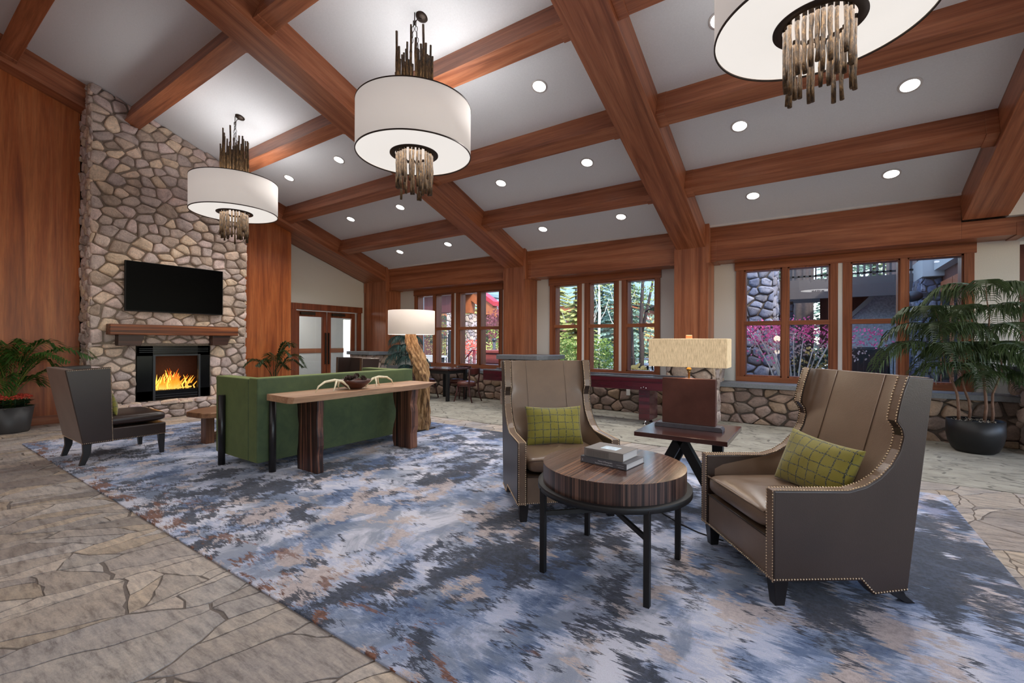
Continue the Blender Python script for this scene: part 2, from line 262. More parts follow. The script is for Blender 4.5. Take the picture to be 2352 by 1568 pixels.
# ------------------------------------------------------------------ mesh helpers
class MB:
    def __init__(s): s.v = []; s.f = []; s.c = []; s.sm = []
    def add(s, vs, fs, col=None, smooth=False):
        o = len(s.v); s.v += [tuple(v) for v in vs]
        for f in fs: s.f.append(tuple(i+o for i in f)); s.c.append(col); s.sm.append(smooth)
        return s
    def box(s, x0, x1, y0, y1, z0, z1):
        return s.add([(x0, y0, z0), (x1, y0, z0), (x1, y1, z0), (x0, y1, z0), (x0, y0, z1), (x1, y0, z1), (x1, y1, z1), (x0, y1, z1)],
                     [(0, 3, 2, 1), (4, 5, 6, 7), (0, 1, 5, 4), (1, 2, 6, 5), (2, 3, 7, 6), (3, 0, 4, 7)])
    def prism(s, poly, ax, a, b):
        n = len(poly)
        P = {'x': lambda p, t: (t, p[0], p[1]), 'y': lambda p, t: (p[0], t, p[1]), 'z': lambda p, t: (p[0], p[1], t)}[ax]
        vs = [P(p, a) for p in poly]+[P(p, b) for p in poly]
        return s.add(vs, [tuple(range(n-1, -1, -1)), tuple(range(n, 2*n))]+[(i, (i+1) % n, n+(i+1) % n, n+i) for i in range(n)])
    def tube(s, pts, rad, n=8, cap=True, flat=1.0):
        pts = [Vector(p) for p in pts]; R = rad if hasattr(rad, '__len__') else [rad]*len(pts); vs = []; ref = None
        for i, p in enumerate(pts):
            d = (pts[min(i+1, len(pts)-1)]-pts[max(i-1, 0)]).normalized()
            if ref is None: ref = Vector((0, 0, 1)) if abs(d.z) < .9 else Vector((1, 0, 0))
            a = d.cross(ref).normalized(); b = a.cross(d).normalized(); ref = b
            for k in range(n):
                t = 2*PI*k/n; vs.append(p+a*math.cos(t)*R[i]+b*math.sin(t)*R[i]*flat)
        fs = [(i*n+k, i*n+(k+1) % n, (i+1)*n+(k+1) % n, (i+1)*n+k) for i in range(len(pts)-1) for k in range(n)]
        s.add(vs, fs, smooth=True)
        if cap: o = len(s.v)-len(vs); s.f += [tuple(o+k for k in range(n-1, -1, -1)), tuple(o+(len(pts)-1)*n+k for k in range(n))]; s.c += [None]*2; s.sm += [False]*2
        return s
    def lathe(s, prof, n=48, c=(0, 0), smooth=True):
        vs = [(c[0]+r*math.cos(2*PI*k/n), c[1]+r*math.sin(2*PI*k/n), z) for r, z in prof for k in range(n)]
        return s.add(vs, [(i*n+k, i*n+(k+1) % n, (i+1)*n+(k+1) % n, (i+1)*n+k) for i in range(len(prof)-1) for k in range(n)], smooth=smooth)
    def disc(s, r, z, c=(0, 0), n=48, upw=True):
        vs = [(c[0]+r*math.cos(2*PI*k/n), c[1]+r*math.sin(2*PI*k/n), z) for k in range(n)]
        return s.add(vs, [tuple(range(n)) if upw else tuple(range(n-1, -1, -1))])
    def grid(s, fn, nu, nv, smooth=True, closed=False):
        vs = [fn(i/(nu), j/(nv)) for j in range(nv+1) for i in range(nu+1)]; w_ = nu+1
        return s.add(vs, [(j*w_+i, j*w_+i+1, (j+1)*w_+i+1, (j+1)*w_+i) for j in range(nv) for i in range(nu)], smooth=smooth)
    def sphere(s, c, r, n=8, m=5, sz=1):
        vs = [(c[0]+r*math.sin(PI*j/m)*math.cos(2*PI*k/n), c[1]+r*math.sin(PI*j/m)*math.sin(2*PI*k/n), c[2]+r*sz*math.cos(PI*j/m)) for j in range(m+1) for k in range(n)]
        return s.add(vs, [(j*n+k, (j+1)*n+k, (j+1)*n+(k+1) % n, j*n+(k+1) % n) for j in range(m) for k in range(n)], smooth=True)
    def leaf(s, a, b, w_, nrm=None, fold=.0, droop=0):
        a = Vector(a); b = Vector(b); d = b-a; n_ = Vector(nrm) if nrm is not None else Vector((0, 0, 1)); sd = d.cross(n_)
        if sd.length < 1e-6: sd = Vector((1, 0, 0))
        sd = sd.normalized()*w_; m1 = a+d*.4; m2 = a+d*.75-Vector((0, 0, droop*.4)); e = b-Vector((0, 0, droop)); m1 = m1+Vector((0, 0, droop*.12))
        return s.add([a, m1-sd, m1+sd, m2-sd*.75, m2+sd*.75, e], [(0, 1, 2), (1, 3, 4, 2), (3, 5, 4)])
def mesh(name, mb, m, parent=None, bevel=0, seg=2, loc=None, rot=None, subsurf=0, autosmooth=False):
    me = bpy.data.meshes.new(name); me.from_pydata(mb.v, [], mb.f)
    if any(c is not None for c in mb.c):
        at = me.color_attributes.new('tint', 'FLOAT_COLOR', 'CORNER'); k = 0; buf = []
        for f, c in zip(mb.f, mb.c):
            buf += list(c or (1, 1, 1, 1))*len(f)
        at.data.foreach_set('color', buf)
    me.polygons.foreach_set('use_smooth', [bool(x) for x in mb.sm]); me.update()
    for mm in (m if isinstance(m, (list, tuple)) else [m]): me.materials.append(MATS[mm])
    o = bpy.data.objects.new(name, me); COL.objects.link(o)
    if parent is not None: o.parent = parent
    if loc is not None: o.location = loc
    if rot is not None: o.rotation_euler = rot
    if bevel:
        b = o.modifiers.new('b', 'BEVEL'); b.width = bevel; b.segments = seg; b.limit_method = 'ANGLE'; b.angle_limit = math.radians(35)
    if subsurf:
        b = o.modifiers.new('s', 'SUBSURF'); b.levels = subsurf; b.render_levels = subsurf
    return o
def tag(o, label, cat, group=None, kind=None):
    o['label'] = label; o['category'] = cat
    if group: o['group'] = group
    if kind: o['kind'] = kind
    return o
def struct(o): o['kind'] = 'structure'; return o
def thing(name, label, cat, loc=(0, 0, 0), rz=0, group=None):
    o = bpy.data.objects.new(name, None); COL.objects.link(o); o.location = loc; o.rotation_euler = (0, 0, rz); o.empty_display_size = .1
    return tag(o, label, cat, group)
def dup(root, loc=None, rz=None, label=None):
    r = root.copy(); COL.objects.link(r)
    if loc is not None: r.location = loc
    if rz is not None: r.rotation_euler = (0, 0, rz)
    if label: r['label'] = label
    for ch in list(root.children):
        c = ch.copy(); COL.objects.link(c); c.parent = r
        for g in list(ch.children):
            d = g.copy(); COL.objects.link(d); d.parent = c
    return r
def light(name, ty, loc, energy, parent=None, color=(1, .975, .95), size=.1, rot=(0, 0, 0), **k):
    l = bpy.data.lights.new(name, ty); l.energy = energy; l.color = color
    if ty == 'AREA': l.shape = 'DISK'; l.size = size
    else: l.shadow_soft_size = size
    for a, v in k.items(): setattr(l, a, v)
    o = bpy.data.objects.new(name, l); COL.objects.link(o); o.location = loc; o.rotation_euler = rot
    if parent is not None: o.parent = parent
    return o
# ------------------------------------------------------------------ 2-D stone laying
def clip(poly, nx, ny, d):
    out = []; n = len(poly)
    for i in range(n):
        a = poly[i]; b = poly[(i+1) % n]; da = a[0]*nx+a[1]*ny-d; db = b[0]*nx+b[1]*ny-d
        if da <= 0: out.append(a)
        if (da < 0 < db) or (db < 0 < da):
            t = da/(da-db); out.append((a[0]+(b[0]-a[0])*t, a[1]+(b[1]-a[1])*t))
    return out
def cells(bound, size, gap, asp=1.4, ang=0, seed=1, var=.5):
    r = random.Random(seed); ca, sa = math.cos(ang), math.sin(ang)
    W = lambda p: ((p[0]*ca+p[1]*sa)/asp, -p[0]*sa+p[1]*ca); U = lambda p: (p[0]*asp*ca-p[1]*sa, p[0]*asp*sa+p[1]*ca)
    bw = [W(p) for p in bound]; x0 = min(p[0] for p in bw); x1 = max(p[0] for p in bw); y0 = min(p[1] for p in bw); y1 = max(p[1] for p in bw)
    pts = []; tries = int((x1-x0+2*size)*(y1-y0+2*size)/(size*size)*18)
    for _ in range(tries):
        p = (r.uniform(x0-size, x1+size), r.uniform(y0-size, y1+size)); md = size*(.62+var*r.random()**2)
        if all((p[0]-q[0])**2+(p[1]-q[1])**2 > (max(md, q[2]*.75))**2 for q in pts): pts.append((p[0], p[1], md))
    out = []
    for p in pts:
        c = list(bw); near = sorted(pts, key=lambda q: (q[0]-p[0])**2+(q[1]-p[1])**2)[1:16]
        for q in near:
            dx, dy = q[0]-p[0], q[1]-p[1]; L = math.hypot(dx, dy); nx, ny = dx/L, dy/L
            c = clip(c, nx, ny, nx*(p[0]+q[0])/2+ny*(p[1]+q[1])/2-gap/2)
            if len(c) < 3: break
        if len(c) >= 3:
            c = [U(k) for k in c]; A = abs(sum(c[i][0]*c[(i+1) % len(c)][1]-c[(i+1) % len(c)][0]*c[i][1] for i in range(len(c))))/2
            if A > (size*size)*.08: out.append(c)
    return out
def chaikin(c, t=.22):
    o = []
    for i in range(len(c)):
        a, b = c[i], c[(i+1) % len(c)]; o += [(a[0]+(b[0]-a[0])*t, a[1]+(b[1]-a[1])*t), (a[0]+(b[0]-a[0])*(1-t), a[1]+(b[1]-a[1])*(1-t))]
    return o
FS = [srgb(224, 200, 182), srgb(206, 188, 178), srgb(232, 208, 184), srgb(196, 180, 174), srgb(214, 196, 190), srgb(222, 200, 194), srgb(192, 172, 158)]
def lay(mb, bound, P, N, size, gap=.022, hgt=.05, asp=1.35, seed=1, pal=FS, flat=False, ang=0, rough=.008, var=None, shard=0):
    var = var if var is not None else .95; gap = gap if flat else gap*.72
    """stones on a plane: P(u,v)->point, N normal; each stone a rounded raised polygon with its own colour"""
    r = random.Random(seed*13+5); N = Vector(N)
    CC = cells(bound, size, gap, asp, ang, seed, var)
    for _ in range(3 if shard else 0):
        nx = []
        for c in CC:
            A = abs(sum(c[i][0]*c[(i+1) % len(c)][1]-c[(i+1) % len(c)][0]*c[i][1] for i in range(len(c))))/2
            if A > .05 and r.random() < shard:
                cx = sum(p[0] for p in c)/len(c)+r.uniform(-.12, .12); cy = sum(p[1] for p in c)/len(c)+r.uniform(-.12, .12); a = ang+r.choice((r.gauss(0, .25), r.uniform(0, 3.14))); n_ = (-math.sin(a), math.cos(a)); d_ = n_[0]*cx+n_[1]*cy
                for q in (clip(c, n_[0], n_[1], d_-gap/2), clip(c, -n_[0], -n_[1], -d_-gap/2)):
                    if len(q) > 2: nx.append(q)
            else: nx.append(c)
        CC = nx
    if shard:
        wp = lambda x, y: (x+.022*math.sin(6.1*y+1.3*x)+.011*math.sin(16*x+5*y)+.006*math.sin(37*y-9*x)+.003*math.sin(83*x+61*y), y+.020*math.sin(5.3*x-2*y+1)+.010*math.sin(14*y+7*x)+.006*math.sin(39*x+11*y)+.003*math.sin(71*y-47*x))
        NC = []
        for c in CC:
            q = []
            for i_ in range(len(c)):
                a, b_ = c[i_], c[(i_+1) % len(c)]; m = max(1, int(math.hypot(b_[0]-a[0], b_[1]-a[1])/.05))
                q += [wp(a[0]+(b_[0]-a[0])*k/m, a[1]+(b_[1]-a[1])*k/m) for k in range(m)]
            NC.append([(max(-9.95, p[0]), min(5.685, p[1])) for p in q])
        CC = NC
    for c in CC:
        if not flat:
            c = chaikin([(p[0]+r.uniform(-.012, .012), p[1]+r.uniform(-.012, .012)) for p in c], r.uniform(.10, .2)); c = chaikin(c, .22)
        k = r.uniform(.82, 1.12); t = r.choice(pal); col = (t[0]*k, t[1]*k, t[2]*k, 1); n = len(c)
        cx = sum(p[0] for p in c)/n; cy = sum(p[1] for p in c)/n; h = hgt*r.uniform(.6, 1.1) if not flat else hgt
        tu, tv = r.uniform(-.12, .12), r.uniform(-.12, .12)
        rings = ((1, 0), (.97, .62), (.86, .93), (.5, 1.0)) if not flat else ((1, 0), (.995, 1))
        vs = []
        for sc_, hh in rings:
            for p in c:
                q = (cx+(p[0]-cx)*sc_, cy+(p[1]-cy)*sc_); z = h*hh+(r.uniform(-rough, rough) if 0 < hh < 1 or (hh == 1 and not flat) else 0)
                if not flat and hh: z += ((q[0]-cx)*tu+(q[1]-cy)*tv)
                vs.append(Vector(P(q[0], q[1]))+N*z)
        i3 = n//3; a = Vector(P(c[i3][0], c[i3][1]))-Vector(P(c[0][0], c[0][1])); b = Vector(P(c[2*i3][0], c[2*i3][1]))-Vector(P(c[i3][0], c[i3][1])); m = len(rings)
        fs = [(i*n+j, i*n+(j+1) % n, (i+1)*n+(j+1) % n, (i+1)*n+j) for i in range(m-1) for j in range(n)]+[tuple((m-1)*n+j for j in range(n))]
        if a.cross(b).dot(N) < 0: fs = [tuple(reversed(f)) for f in fs]
        mb.add(vs, fs, col, smooth=not flat)
    return mb
# ------------------------------------------------------------------ room shell
S = .3435; YB, YW, YFAS, YF = 8.07, 8.50, 8.10, 7.99
cz = lambda y: 3.225+S*(8.1-y) if y >= 0 else 3.225+S*(8.1+y)      # ceiling height
rz_ = lambda y: 2.885+S*(7.99-y) if y >= 0 else 2.885+S*(7.99+y)    # rafter underside
XL, XR = -10.4, 6.5
# floor: bed, flagstones, carpet
fl = struct(mesh('floor', MB().box(XL-.2, XR, -7, 11.3, -.12, -.004), 'grout'))
FP = [srgb(186, 175, 165), srgb(170, 161, 154), srgb(194, 183, 172), srgb(180, 173, 168), srgb(162, 153, 147), srgb(186, 179, 173), srgb(190, 175, 158)]
b = MB(); lay(b, [(-9.9, -.6), (4.6, -.6), (4.6, 5.68), (-9.9, 5.68)], lambda u, v: (u, v, -.004), (0, 0, 1), .31, .009, .004, 2.0, 4, FP, True, math.radians(74), var=1.2, shard=.6)
o = struct(mesh('floor_flagstone', b, 'flagstone')); o['kind'] = 'structure'
struct(mesh('floor_carpet', MB().box(XL+.01, 4.6, 5.69, 8.1, -.012, .004), 'patterned_carpet'))
# ceiling (two slopes meeting at a ridge behind the picture)
b = MB(); b.prism([(8.9, cz(8.9)), (8.9, cz(8.9)+.15), (0, cz(0)+.16), (-6.6, cz(-6.6)+.15), (-6.6, cz(-6.6)), (0, cz(0))], 'x', XL-.3, XR)
struct(mesh('ceiling', b, 'plaster_ceiling'))
# thin pale reveal strip at the foot of the ceiling
for i, (a, c) in enumerate(((-9.48, -5.66), (-5.11, -2.05), (-1.5, 1.55))):
    struct(mesh('trim_%d' % (i+1), MB().box(a, c, 8.05, 8.1, 3.215, 3.245), 'white_trim'))
# window wall with openings
OP = [(-8.86, -6.10, .70, 2.50), (-4.70, -2.50, .70, 2.50), (-1.06, 1.66, .70, 2.52)]
b = MB(); xs = XL
for a, c, z0, z1 in OP:
    b.box(xs, a, YW, YW+.28, 0, 3.3); b.box(a, c, YW, YW+.28, 0, z0); b.box(a, c, YW, YW+.28, z1, 3.3); xs = c
b.box(xs, 2.16, YW, YW+.28, 0, 3.3)
struct(mesh('wall_back', b, 'plaster_wall'))
struct(mesh('wall_back_right', MB().box(2.16, 6.5, YW, YW+.28, 2.62, 3.6).box(1.94, 2.4, 7.99, 8.5, 2.87, 5.2), 'plaster_wall'))
# fireplace-side wall: plaster with doorway, timber panels in front
b = MB(); DY0, DY1, DZ = 6.02, 7.76, 2.06
b.prism([(-6.5, 0), (DY0, 0), (DY0, cz(DY0)), (0, cz(0)), (-6.5, cz(-6.5))], 'x', XL-.2, XL).prism([(DY1, 0), (8.7, 0), (8.7, cz(8.7)), (DY1, cz(DY1))], 'x', XL-.2, XL)
b.prism([(DY0, DZ), (DY1, DZ), (DY1, cz(DY1)), (DY0, cz(DY0))], 'x', XL-.2, XL)
struct(mesh('wall_left', b, 'plaster_wall'))
def panel(name, y0, y1, label):
    t = thing(name, label, 'wall panel', (-9.79, y0, 0)); n = max(1, round((y1-y0)/1.22)); b = MB(); wd = (y1-y0)/n
    zt = lambda y: (rz_(y0+y)+.02)
    for i in range(n):
        a, c = i*wd+.002, (i+1)*wd-.002
        b.prism([(a, 0), (c, 0), (c, zt(c)), (a, zt(a))] if y0+a > 0 or y0+c < 0 else [(a, 0), (c, 0), (c, zt(c)), (-y0, zt(-y0)), (a, zt(a))], 'x', -.05, 0)
    mesh('veneer', b, 'panel_z', t)
    mesh('return_board', MB().prism([(0, 0), (y1-y0, 0), (y1-y0, zt(y1-y0)), (0, zt(0))] if y0 > 0 else [(0, 0), (y1-y0, 0), (y1-y0, zt(y1-y0)), (-y0, zt(-y0)), (0, zt(0))], 'x', -.58, -.06), 'panel_z', t)
    mesh('skirting_board', MB().box(0, .014, 0, y1-y0, 0, .135), 'cherry_y', t, bevel=.002)
panel('wood_wall_panel', -6.3, 2.07, 'tall wood panelling between left picture edge and stone chimney')
panel('wood_wall_panel', 4.40, 5.57, 'narrow wood panel right of the stone chimney, beside glazed doors')
# other walls of the hall (behind the camera); unseen east openings added to let daylight in
b = MB().box(XL-.2, XR, -6.8, -6.5, 0, 4.2)
struct(mesh('wall_front', b, 'cherry_z'))
b = MB(); b.box(XR, XR+.2, -6.8, 11.3, 0, 1.2).box(XR, XR+.2, -6.8, 11.3, 3.2, 6.4)
for y in range(-6, 9, 3): b.box(XR, XR+.2, y-.35, y+.35, 1.2, 3.2)
struct(mesh('wall_right', b, 'plaster_wall'))
# timbers
def slope_beam(name, x0, x1, ya, yb, zb, zt, label, mat='cherry_y', cat='beam', group=None, loc=None):
    # local Y follows the slope
    L = math.hypot(ya-yb, S*(ya-yb)); th = math.atan(S); cx = (x0+x1)/2
    o = mesh(name, MB().box(-(x1-x0)/2, (x1-x0)/2, 0, L, 0, (zt-zb)/math.sqrt(1+S*S)), mat, bevel=.006)
    o.location = (cx, ya, zb); o.rotation_euler = (-th, 0, 0) if ya < yb else (0, 0, 0)
    return tag(o, label, cat, group)
RF = [(-10.38, -9.50, 'sloping timber rafter along the fireplace wall above panels and doors'), (-5.62, -5.15, 'sloping timber rafter between the left and middle windows, landing on second post'),
      (-2.02, -1.55, 'big sloping timber rafter landing on post between middle and right windows'), (1.53, 1.95, 'sloping timber rafter at the upper right corner, above right window header')]
def rafter(x0, x1, lab):
    o = MB(); d = .34
    # body built along the slope: start at ridge, end at the post face
    L = math.hypot(8.02, S*8.02); th = math.atan(S); o.box(-(x1-x0)/2, (x1-x0)/2, 0, L, 0, .36)
    t = mesh('timber_rafter', o, 'cherry_y', bevel=.006); t.location = ((x0+x1)/2, 0, rz_(0)); t.rotation_euler = (-th, 0, 0)
    tag(t, lab, 'rafter', 'sloping timber rafters')
for r in RF: rafter(*r)
# cross beams between rafters
BAYS = [(-9.50, -5.62, 'fireplace bay'), (-5.15, -2.02, 'middle bay'), (-1.55, 1.53, 'right bay')]
ROWS = [(6.65, 'lowest'), (5.29, 'second'), (3.93, 'third'), (2.58, 'fourth'), (1.22, 'fifth')]
VIS = {(0, 0), (0, 1), (0, 2), (0, 3), (0, 4), (1, 0), (1, 1), (1, 2), (1, 3), (2, 0), (2, 1), (2, 2)}
th = math.atan(S)
for bi, (x0, x1, bn) in enumerate(BAYS):
    for ri, (yu, rn) in enumerate(ROWS):
        if (bi, ri) not in VIS: continue
        L = x1-x0; b = MB().box(-L/2, L/2, 0, .215, -.285, .02)
        b.box(-L/2, -L/2+.10, -.004, .219, -.297, .02).box(L/2-.10, L/2, -.004, .219, -.297, .02)
        o = mesh('timber_cross_beam', b, 'cherry_x', bevel=.003); o.location = ((x0+x1)/2, yu, cz(yu)); o.rotation_euler = (-th, 0, 0)
        tag(o, '%s cross beam up the ceiling from the windows, in the %s' % (rn, bn), 'beam', 'ceiling cross beams')
# deep fascia beams over the windows
for x0, x1, nm in ((-9.48, -5.66, 'left window with four panes'), (-5.11, -2.05, 'middle group of three windows'), (-1.5, 2.13, 'right window by the tall plant')):
    b = MB()
    if x1 > 2: b.box(x0, 1.54, YFAS, YW, 2.65, 3.222).box(1.54, x1, YFAS, YW, 2.65, 2.868)
    else: b.box(x0, x1, YFAS, YW, 2.65, 3.222)
    b.box(x0, x0+.10, YFAS-.005, YW, 2.638, 3.0).box(x1-.10, x1, YFAS-.005, YW, 2.638, 2.8)
    b.v = [(v[0]-(x0+x1)/2, v[1], v[2]) for v in b.v]
    tag(mesh('timber_header_beam', b, 'cherry_x', bevel=.004, loc=((x0+x1)/2, 0, 0)), 'deep horizontal timber header over the '+nm, 'beam', 'timber headers over the windows')
tag(mesh('timber_header_beam', MB().box(-1.7, 1.7, 0, .25, -.14, .14), 'cherry_x', bevel=.004, loc=(3.86, 7.95, 2.76)), 'short timber beam end at the right picture edge under rafter', 'beam', 'timber headers over the windows')
# posts on stone piers
def post(x0, x1, lab, dep=YF):
    cx = (x0+x1)/2; b = MB().box(x0-cx, x1-cx, dep, YW, 1.0, 2.9); 
    o = mesh('timber_post', b, 'cherry_z', bevel=.004, loc=(cx, 0, 0))
    for a, c in ((x0-cx-.001, x0-cx+.055), (x1-cx-.055, x1-cx+.012)): mesh('bracket_board', MB().box(a, c, dep-.006, 8.3, 2.62, 3.27), 'cherry_z', o, bevel=.003)
    tag(o, lab, 'post', 'timber posts on stone piers')
post(-10.38, -9.48, 'wide timber post in the corner right of the glazed doors')
post(-5.66, -5.11, 'timber post between the left and middle windows')
post(-2.05, -1.50, 'timber post behind the rectangular table lamp')
def pier(x0, x1, y0, lab, capz=.94, seed=3, ov=.13):
    t = thing('stone_pier', lab, 'pier', ((x0+x1)/2, y0, 0), group='stone piers'); hw = (x1-x0)/2; D = 8.4-y0
    mesh('core', MB().box(-hw+.03, hw-.03, .03, D, 0, capz), 'mortar_dark', t)
    b = MB(); lay(b, [(-hw, 0), (hw, 0), (hw, capz-.01), (-hw, capz-.01)], lambda u, v: (u, .03, v), (0, -1, 0), .17, .02, .055, 1.4, seed)
    lay(b, [(0, 0), (D, 0), (D, capz-.01), (0, capz-.01)], lambda u, v: (hw-.03, u, v), (1, 0, 0), .17, .02, .055, 1.4, seed+1)
    lay(b, [(0, 0), (D, 0), (D, capz-.01), (0, capz-.01)], lambda u, v: (-hw+.03, u, v), (-1, 0, 0), .17, .02, .055, 1.4, seed+2)
    mesh('stonework', b, 'fieldstone', t)
    k = ov; poly = [(-hw-k, .12), (-hw-k*.2, -k), (hw+k*.2, -k), (hw+k, .12), (hw+k, D), (-hw-k, D)]
    mesh('stone_cap', MB().prism(poly, 'z', capz, capz+.085), 'sill_stone', t, bevel=.006)
pier(-10.36, -9.5, 7.57, 'low stone pier in the corner below wide timber post', seed=31)
pier(-5.42, -4.50, 7.57, 'low stone pier with slate cap between left and middle windows', seed=41)
pier(-2.06, -1.33, 7.57, 'low stone pier directly behind the rectangular table lamp', seed=51)
pier(2.06, 2.7, 7.66, 'stone pier with pale cap at right picture edge behind plant', seed=61)
# stone wainscot and slate sill per bay
for i, (x0, x1) in enumerate(((-9.5, -5.42), (-4.5, -2.06), (-1.33, 2.06))):
    struct(mesh('wall_wainscot_%d' % (i+1), MB().box(x0, x1, YB+.03, YW, 0, .575), 'mortar_dark'))
    b = MB(); lay(b, [(x0, 0), (x1, 0), (x1, .57), (x0, .57)], lambda u, v: (u, YB+.03, v), (0, -1, 0), .19, .02, .06, 1.45, 71+i, [srgb(158, 134, 118), srgb(142, 122, 112), srgb(168, 144, 122), srgb(134, 118, 108), srgb(150, 130, 120)])
    struct(mesh('wall_wainscot_stones_%d' % (i+1), b, 'fieldstone'))
    struct(mesh('trim_sill_%d' % (i+1), MB().box(x0+.005, x1-.005, YB-.045, YW, .575, .645), 'sill_stone', bevel=.004))
# windows
def window(idx, x0, x1, z0, z1, lights, head):
    """lights: list of (xa, xb, divided) glass openings; frames between"""
    cx = (x0+x1)/2; root = struct(mesh('window_%d' % idx, MB().box(x0-cx-.02, x1-cx+.02, -.035, .03, z1-.085, z1+.16 if head else z1), 'frame_x', bevel=.003, loc=(cx, YW, 0)))
    b = MB().box(x0-cx, x1-cx, -.025, .03, z0, z0+.085)
    mesh('bottom_rail', b, 'frame_x', root, bevel=.003)
    edges = [x0]+[e for l in lights for e in l[:2]]+[x1]
    for k in range(0, len(edges), 2):
        a, c = edges[k]-cx, edges[k+1]-cx
        if c-a > .2:   # two frames with a pale cover strip between
            m_ = (a+c)/2; mesh('window_stile', MB().box(a, m_-.028, -.025, .16, z0+.08, z1-.08), 'frame_z', root, bevel=.002)
            mesh('window_stile', MB().box(m_+.028, c, -.025, .16, z0+.08, z1-.08), 'frame_z', root, bevel=.002)
            mesh('cover_strip', MB().box(m_-.029, m_+.029, -.018, .14, z0+.08, z1-.08), 'white_trim', root)
        else: mesh('window_stile', MB().box(a, c, -.025, .16, z0+.08, z1-.08), 'frame_z', root, bevel=.002)
    for (a, c, dv) in lights:
        a -= cx; c -= cx; g0, g1 = z0+.085, z1-.085
        if dv: mesh('window_bar', MB().box(a, c, -.018, .12, 1.585, 1.655), 'frame_x', root, bevel=.002)
        mesh('jamb_lining', MB().box(a, a+.022, .0, .2, g0, g1).box(c-.022, c, .0, .2, g0, g1).box(a, c, 0, .2, g1-.02, g1).box(a, c, 0, .2, g0, g0+.02), 'frame_z', root)
        mesh('pane', MB().box(a+.02, c-.02, .175, .181, g0+.02, g1-.02), 'clear_glass', root)
window(1, -8.92, -6.04, .645, 2.585, [(-8.83, -8.24, 1), (-8.16, -7.61, 1), (-7.35, -6.78, 1), (-6.70, -6.13, 1)], True)
window(2, -4.78, -2.43, .645, 2.585, [(-4.67, -4.12, 1), (-3.87, -3.32, 1), (-3.08, -2.52, 1)], True)
window(3, -1.15, 1.74, .645, 2.60, [(-1.03, -.48, 1), (-.40, .16, 1), (.41, .98, 1), (1.06, 1.64, 0)], True)
for i, (a, c, z0, z1) in enumerate(OP):
    light('window_daylight', 'AREA', ((a+c)/2, YW+.45, (z0+z1)/2), 1, rot=(-PI/2, 0, 0), size=c-a)
    l = bpy.context.scene.objects[COL.objects[-1].name].data; l.shape = 'RECTANGLE'; l.size = c-a; l.size_y = z1-z0; l.cycles.is_portal = True
light('window_daylight', 'AREA', (XR+.3, 1.5, 2.2), 1, rot=(0, PI/2, 0)); l = COL.objects[-1].data; l.shape = 'RECTANGLE'; l.size = 2.0; l.size_y = 17; l.cycles.is_portal = True  # daylight portal for the added east openings
# glazed double doors
d = struct(mesh('door_1', MB().box(XL, XL+.05, DY0-.13, DY0, 0, DZ+.0).box(XL, XL+.05, DY1, DY1+.12, 0, DZ).box(XL, XL+.06, DY0-.16, DY1+.15, DZ, DZ+.15), 'door_z', bevel=.003))
mid = (DY0+DY1)/2
for a, c in ((DY0+.02, mid-.01), (mid+.01, DY1-.02)):
    mesh('door_leaf', MB().box(XL-.1, XL-.04, a, a+.11, .02, DZ-.02).box(XL-.1, XL-.04, c-.11, c, .02, DZ-.02).box(XL-.1, XL-.04, a+.1, c-.1, DZ-.16, DZ-.02).box(XL-.1, XL-.04, a+.1, c-.1, .02, .26), 'door_z', d, bevel=.003)
    mesh('pane', MB().box(XL-.073, XL-.067, a+.1, c-.1, .25, DZ-.15), 'clear_glass', d)
    mesh('door_closer', MB().box(XL-.04, XL+.02, a+.12, a+.5, DZ-.12, DZ-.05), 'bronze_dark', d, bevel=.004)
for y in (mid-.045, mid+.045): mesh('door_handle', MB().box(XL-.04, XL+.0, y-.015, y+.015, .7, 1.5), 'bronze_dark', d, bevel=.003)
struct(mesh('trim_4', MB().box(XL, XL+.02, DY1+.12, 8.05, .92, 1.04), 'cherry_y'))
# vestibule beyond the doors
struct(mesh('wall_vestibule', MB().box(XL-2.6, XL-2.5, 4.4, 9.12, 0, 2.6).box(XL-2.6, XL-2.5, 9.52, 9.6, 0, 2.6).box(XL-2.6, XL-2.5, 9.12, 9.52, 2.0, 2.6).box(XL-2.6, XL-.2, 4.3, 4.4, 0, 2.6).box(XL-2.6, XL-.2, 4.3, 9.65, 2.5, 2.6).box(XL-2.6, XL-.2, 9.55, 9.65, 0, 2.6).box(XL-.2, XL-.1, 8.7, 9.65, 0, 2.6), 'plaster_wall'))
struct(mesh('floor_vestibule', MB().box(XL-2.6, XL-.19, 4.3, 9.6, -.1, -.01), 'out_patio'))
struct(mesh('trim_5', MB().box(XL-2.5, XL-2.48, 4.4, 9.12, .92, 1.06), 'cherry_y'))
light('vestibule_fill', 'POINT', (XL-1.4, 6.8, 2.2), 30, size=.2)  # added fill light without a fixture, brightens the view through the door glass
# alcove at right with shelving glimpsed past the wall end
struct(mesh('wall_alcove', MB().box(2.16, 6.5, 11.1, 11.3, 0, 3.4).box(2.06, 2.16, 8.78, 11.3, 0, 3.4).box(2.1, 6.5, 8.7, 11.3, 3.3, 3.4), 'plaster_wall'))
t = thing('wall_shelving', 'warm lit wooden shelving glimpsed past the wall end at right picture edge', 'shelf unit', (2.9, 11.0, 0))
mesh('carcass', MB().box(-.7, -.66, -.35, .08, 0, 2.3).box(1.5, 1.54, -.35, .08, 0, 2.3).box(-.7, 1.54, .05, .08, 0, 2.3), 'door_z', t)
for z in (.1, .55, 1.0, 1.4, 1.8, 2.26): mesh('shelf_board', MB().box(-.66, 1.5, -.35, .05, z, z+.035), 'cherry_x', t)
light('alcove_lamp', 'POINT', (3.2, 9.9, 2.6), 25, size=.15, color=(1, .8, .6))
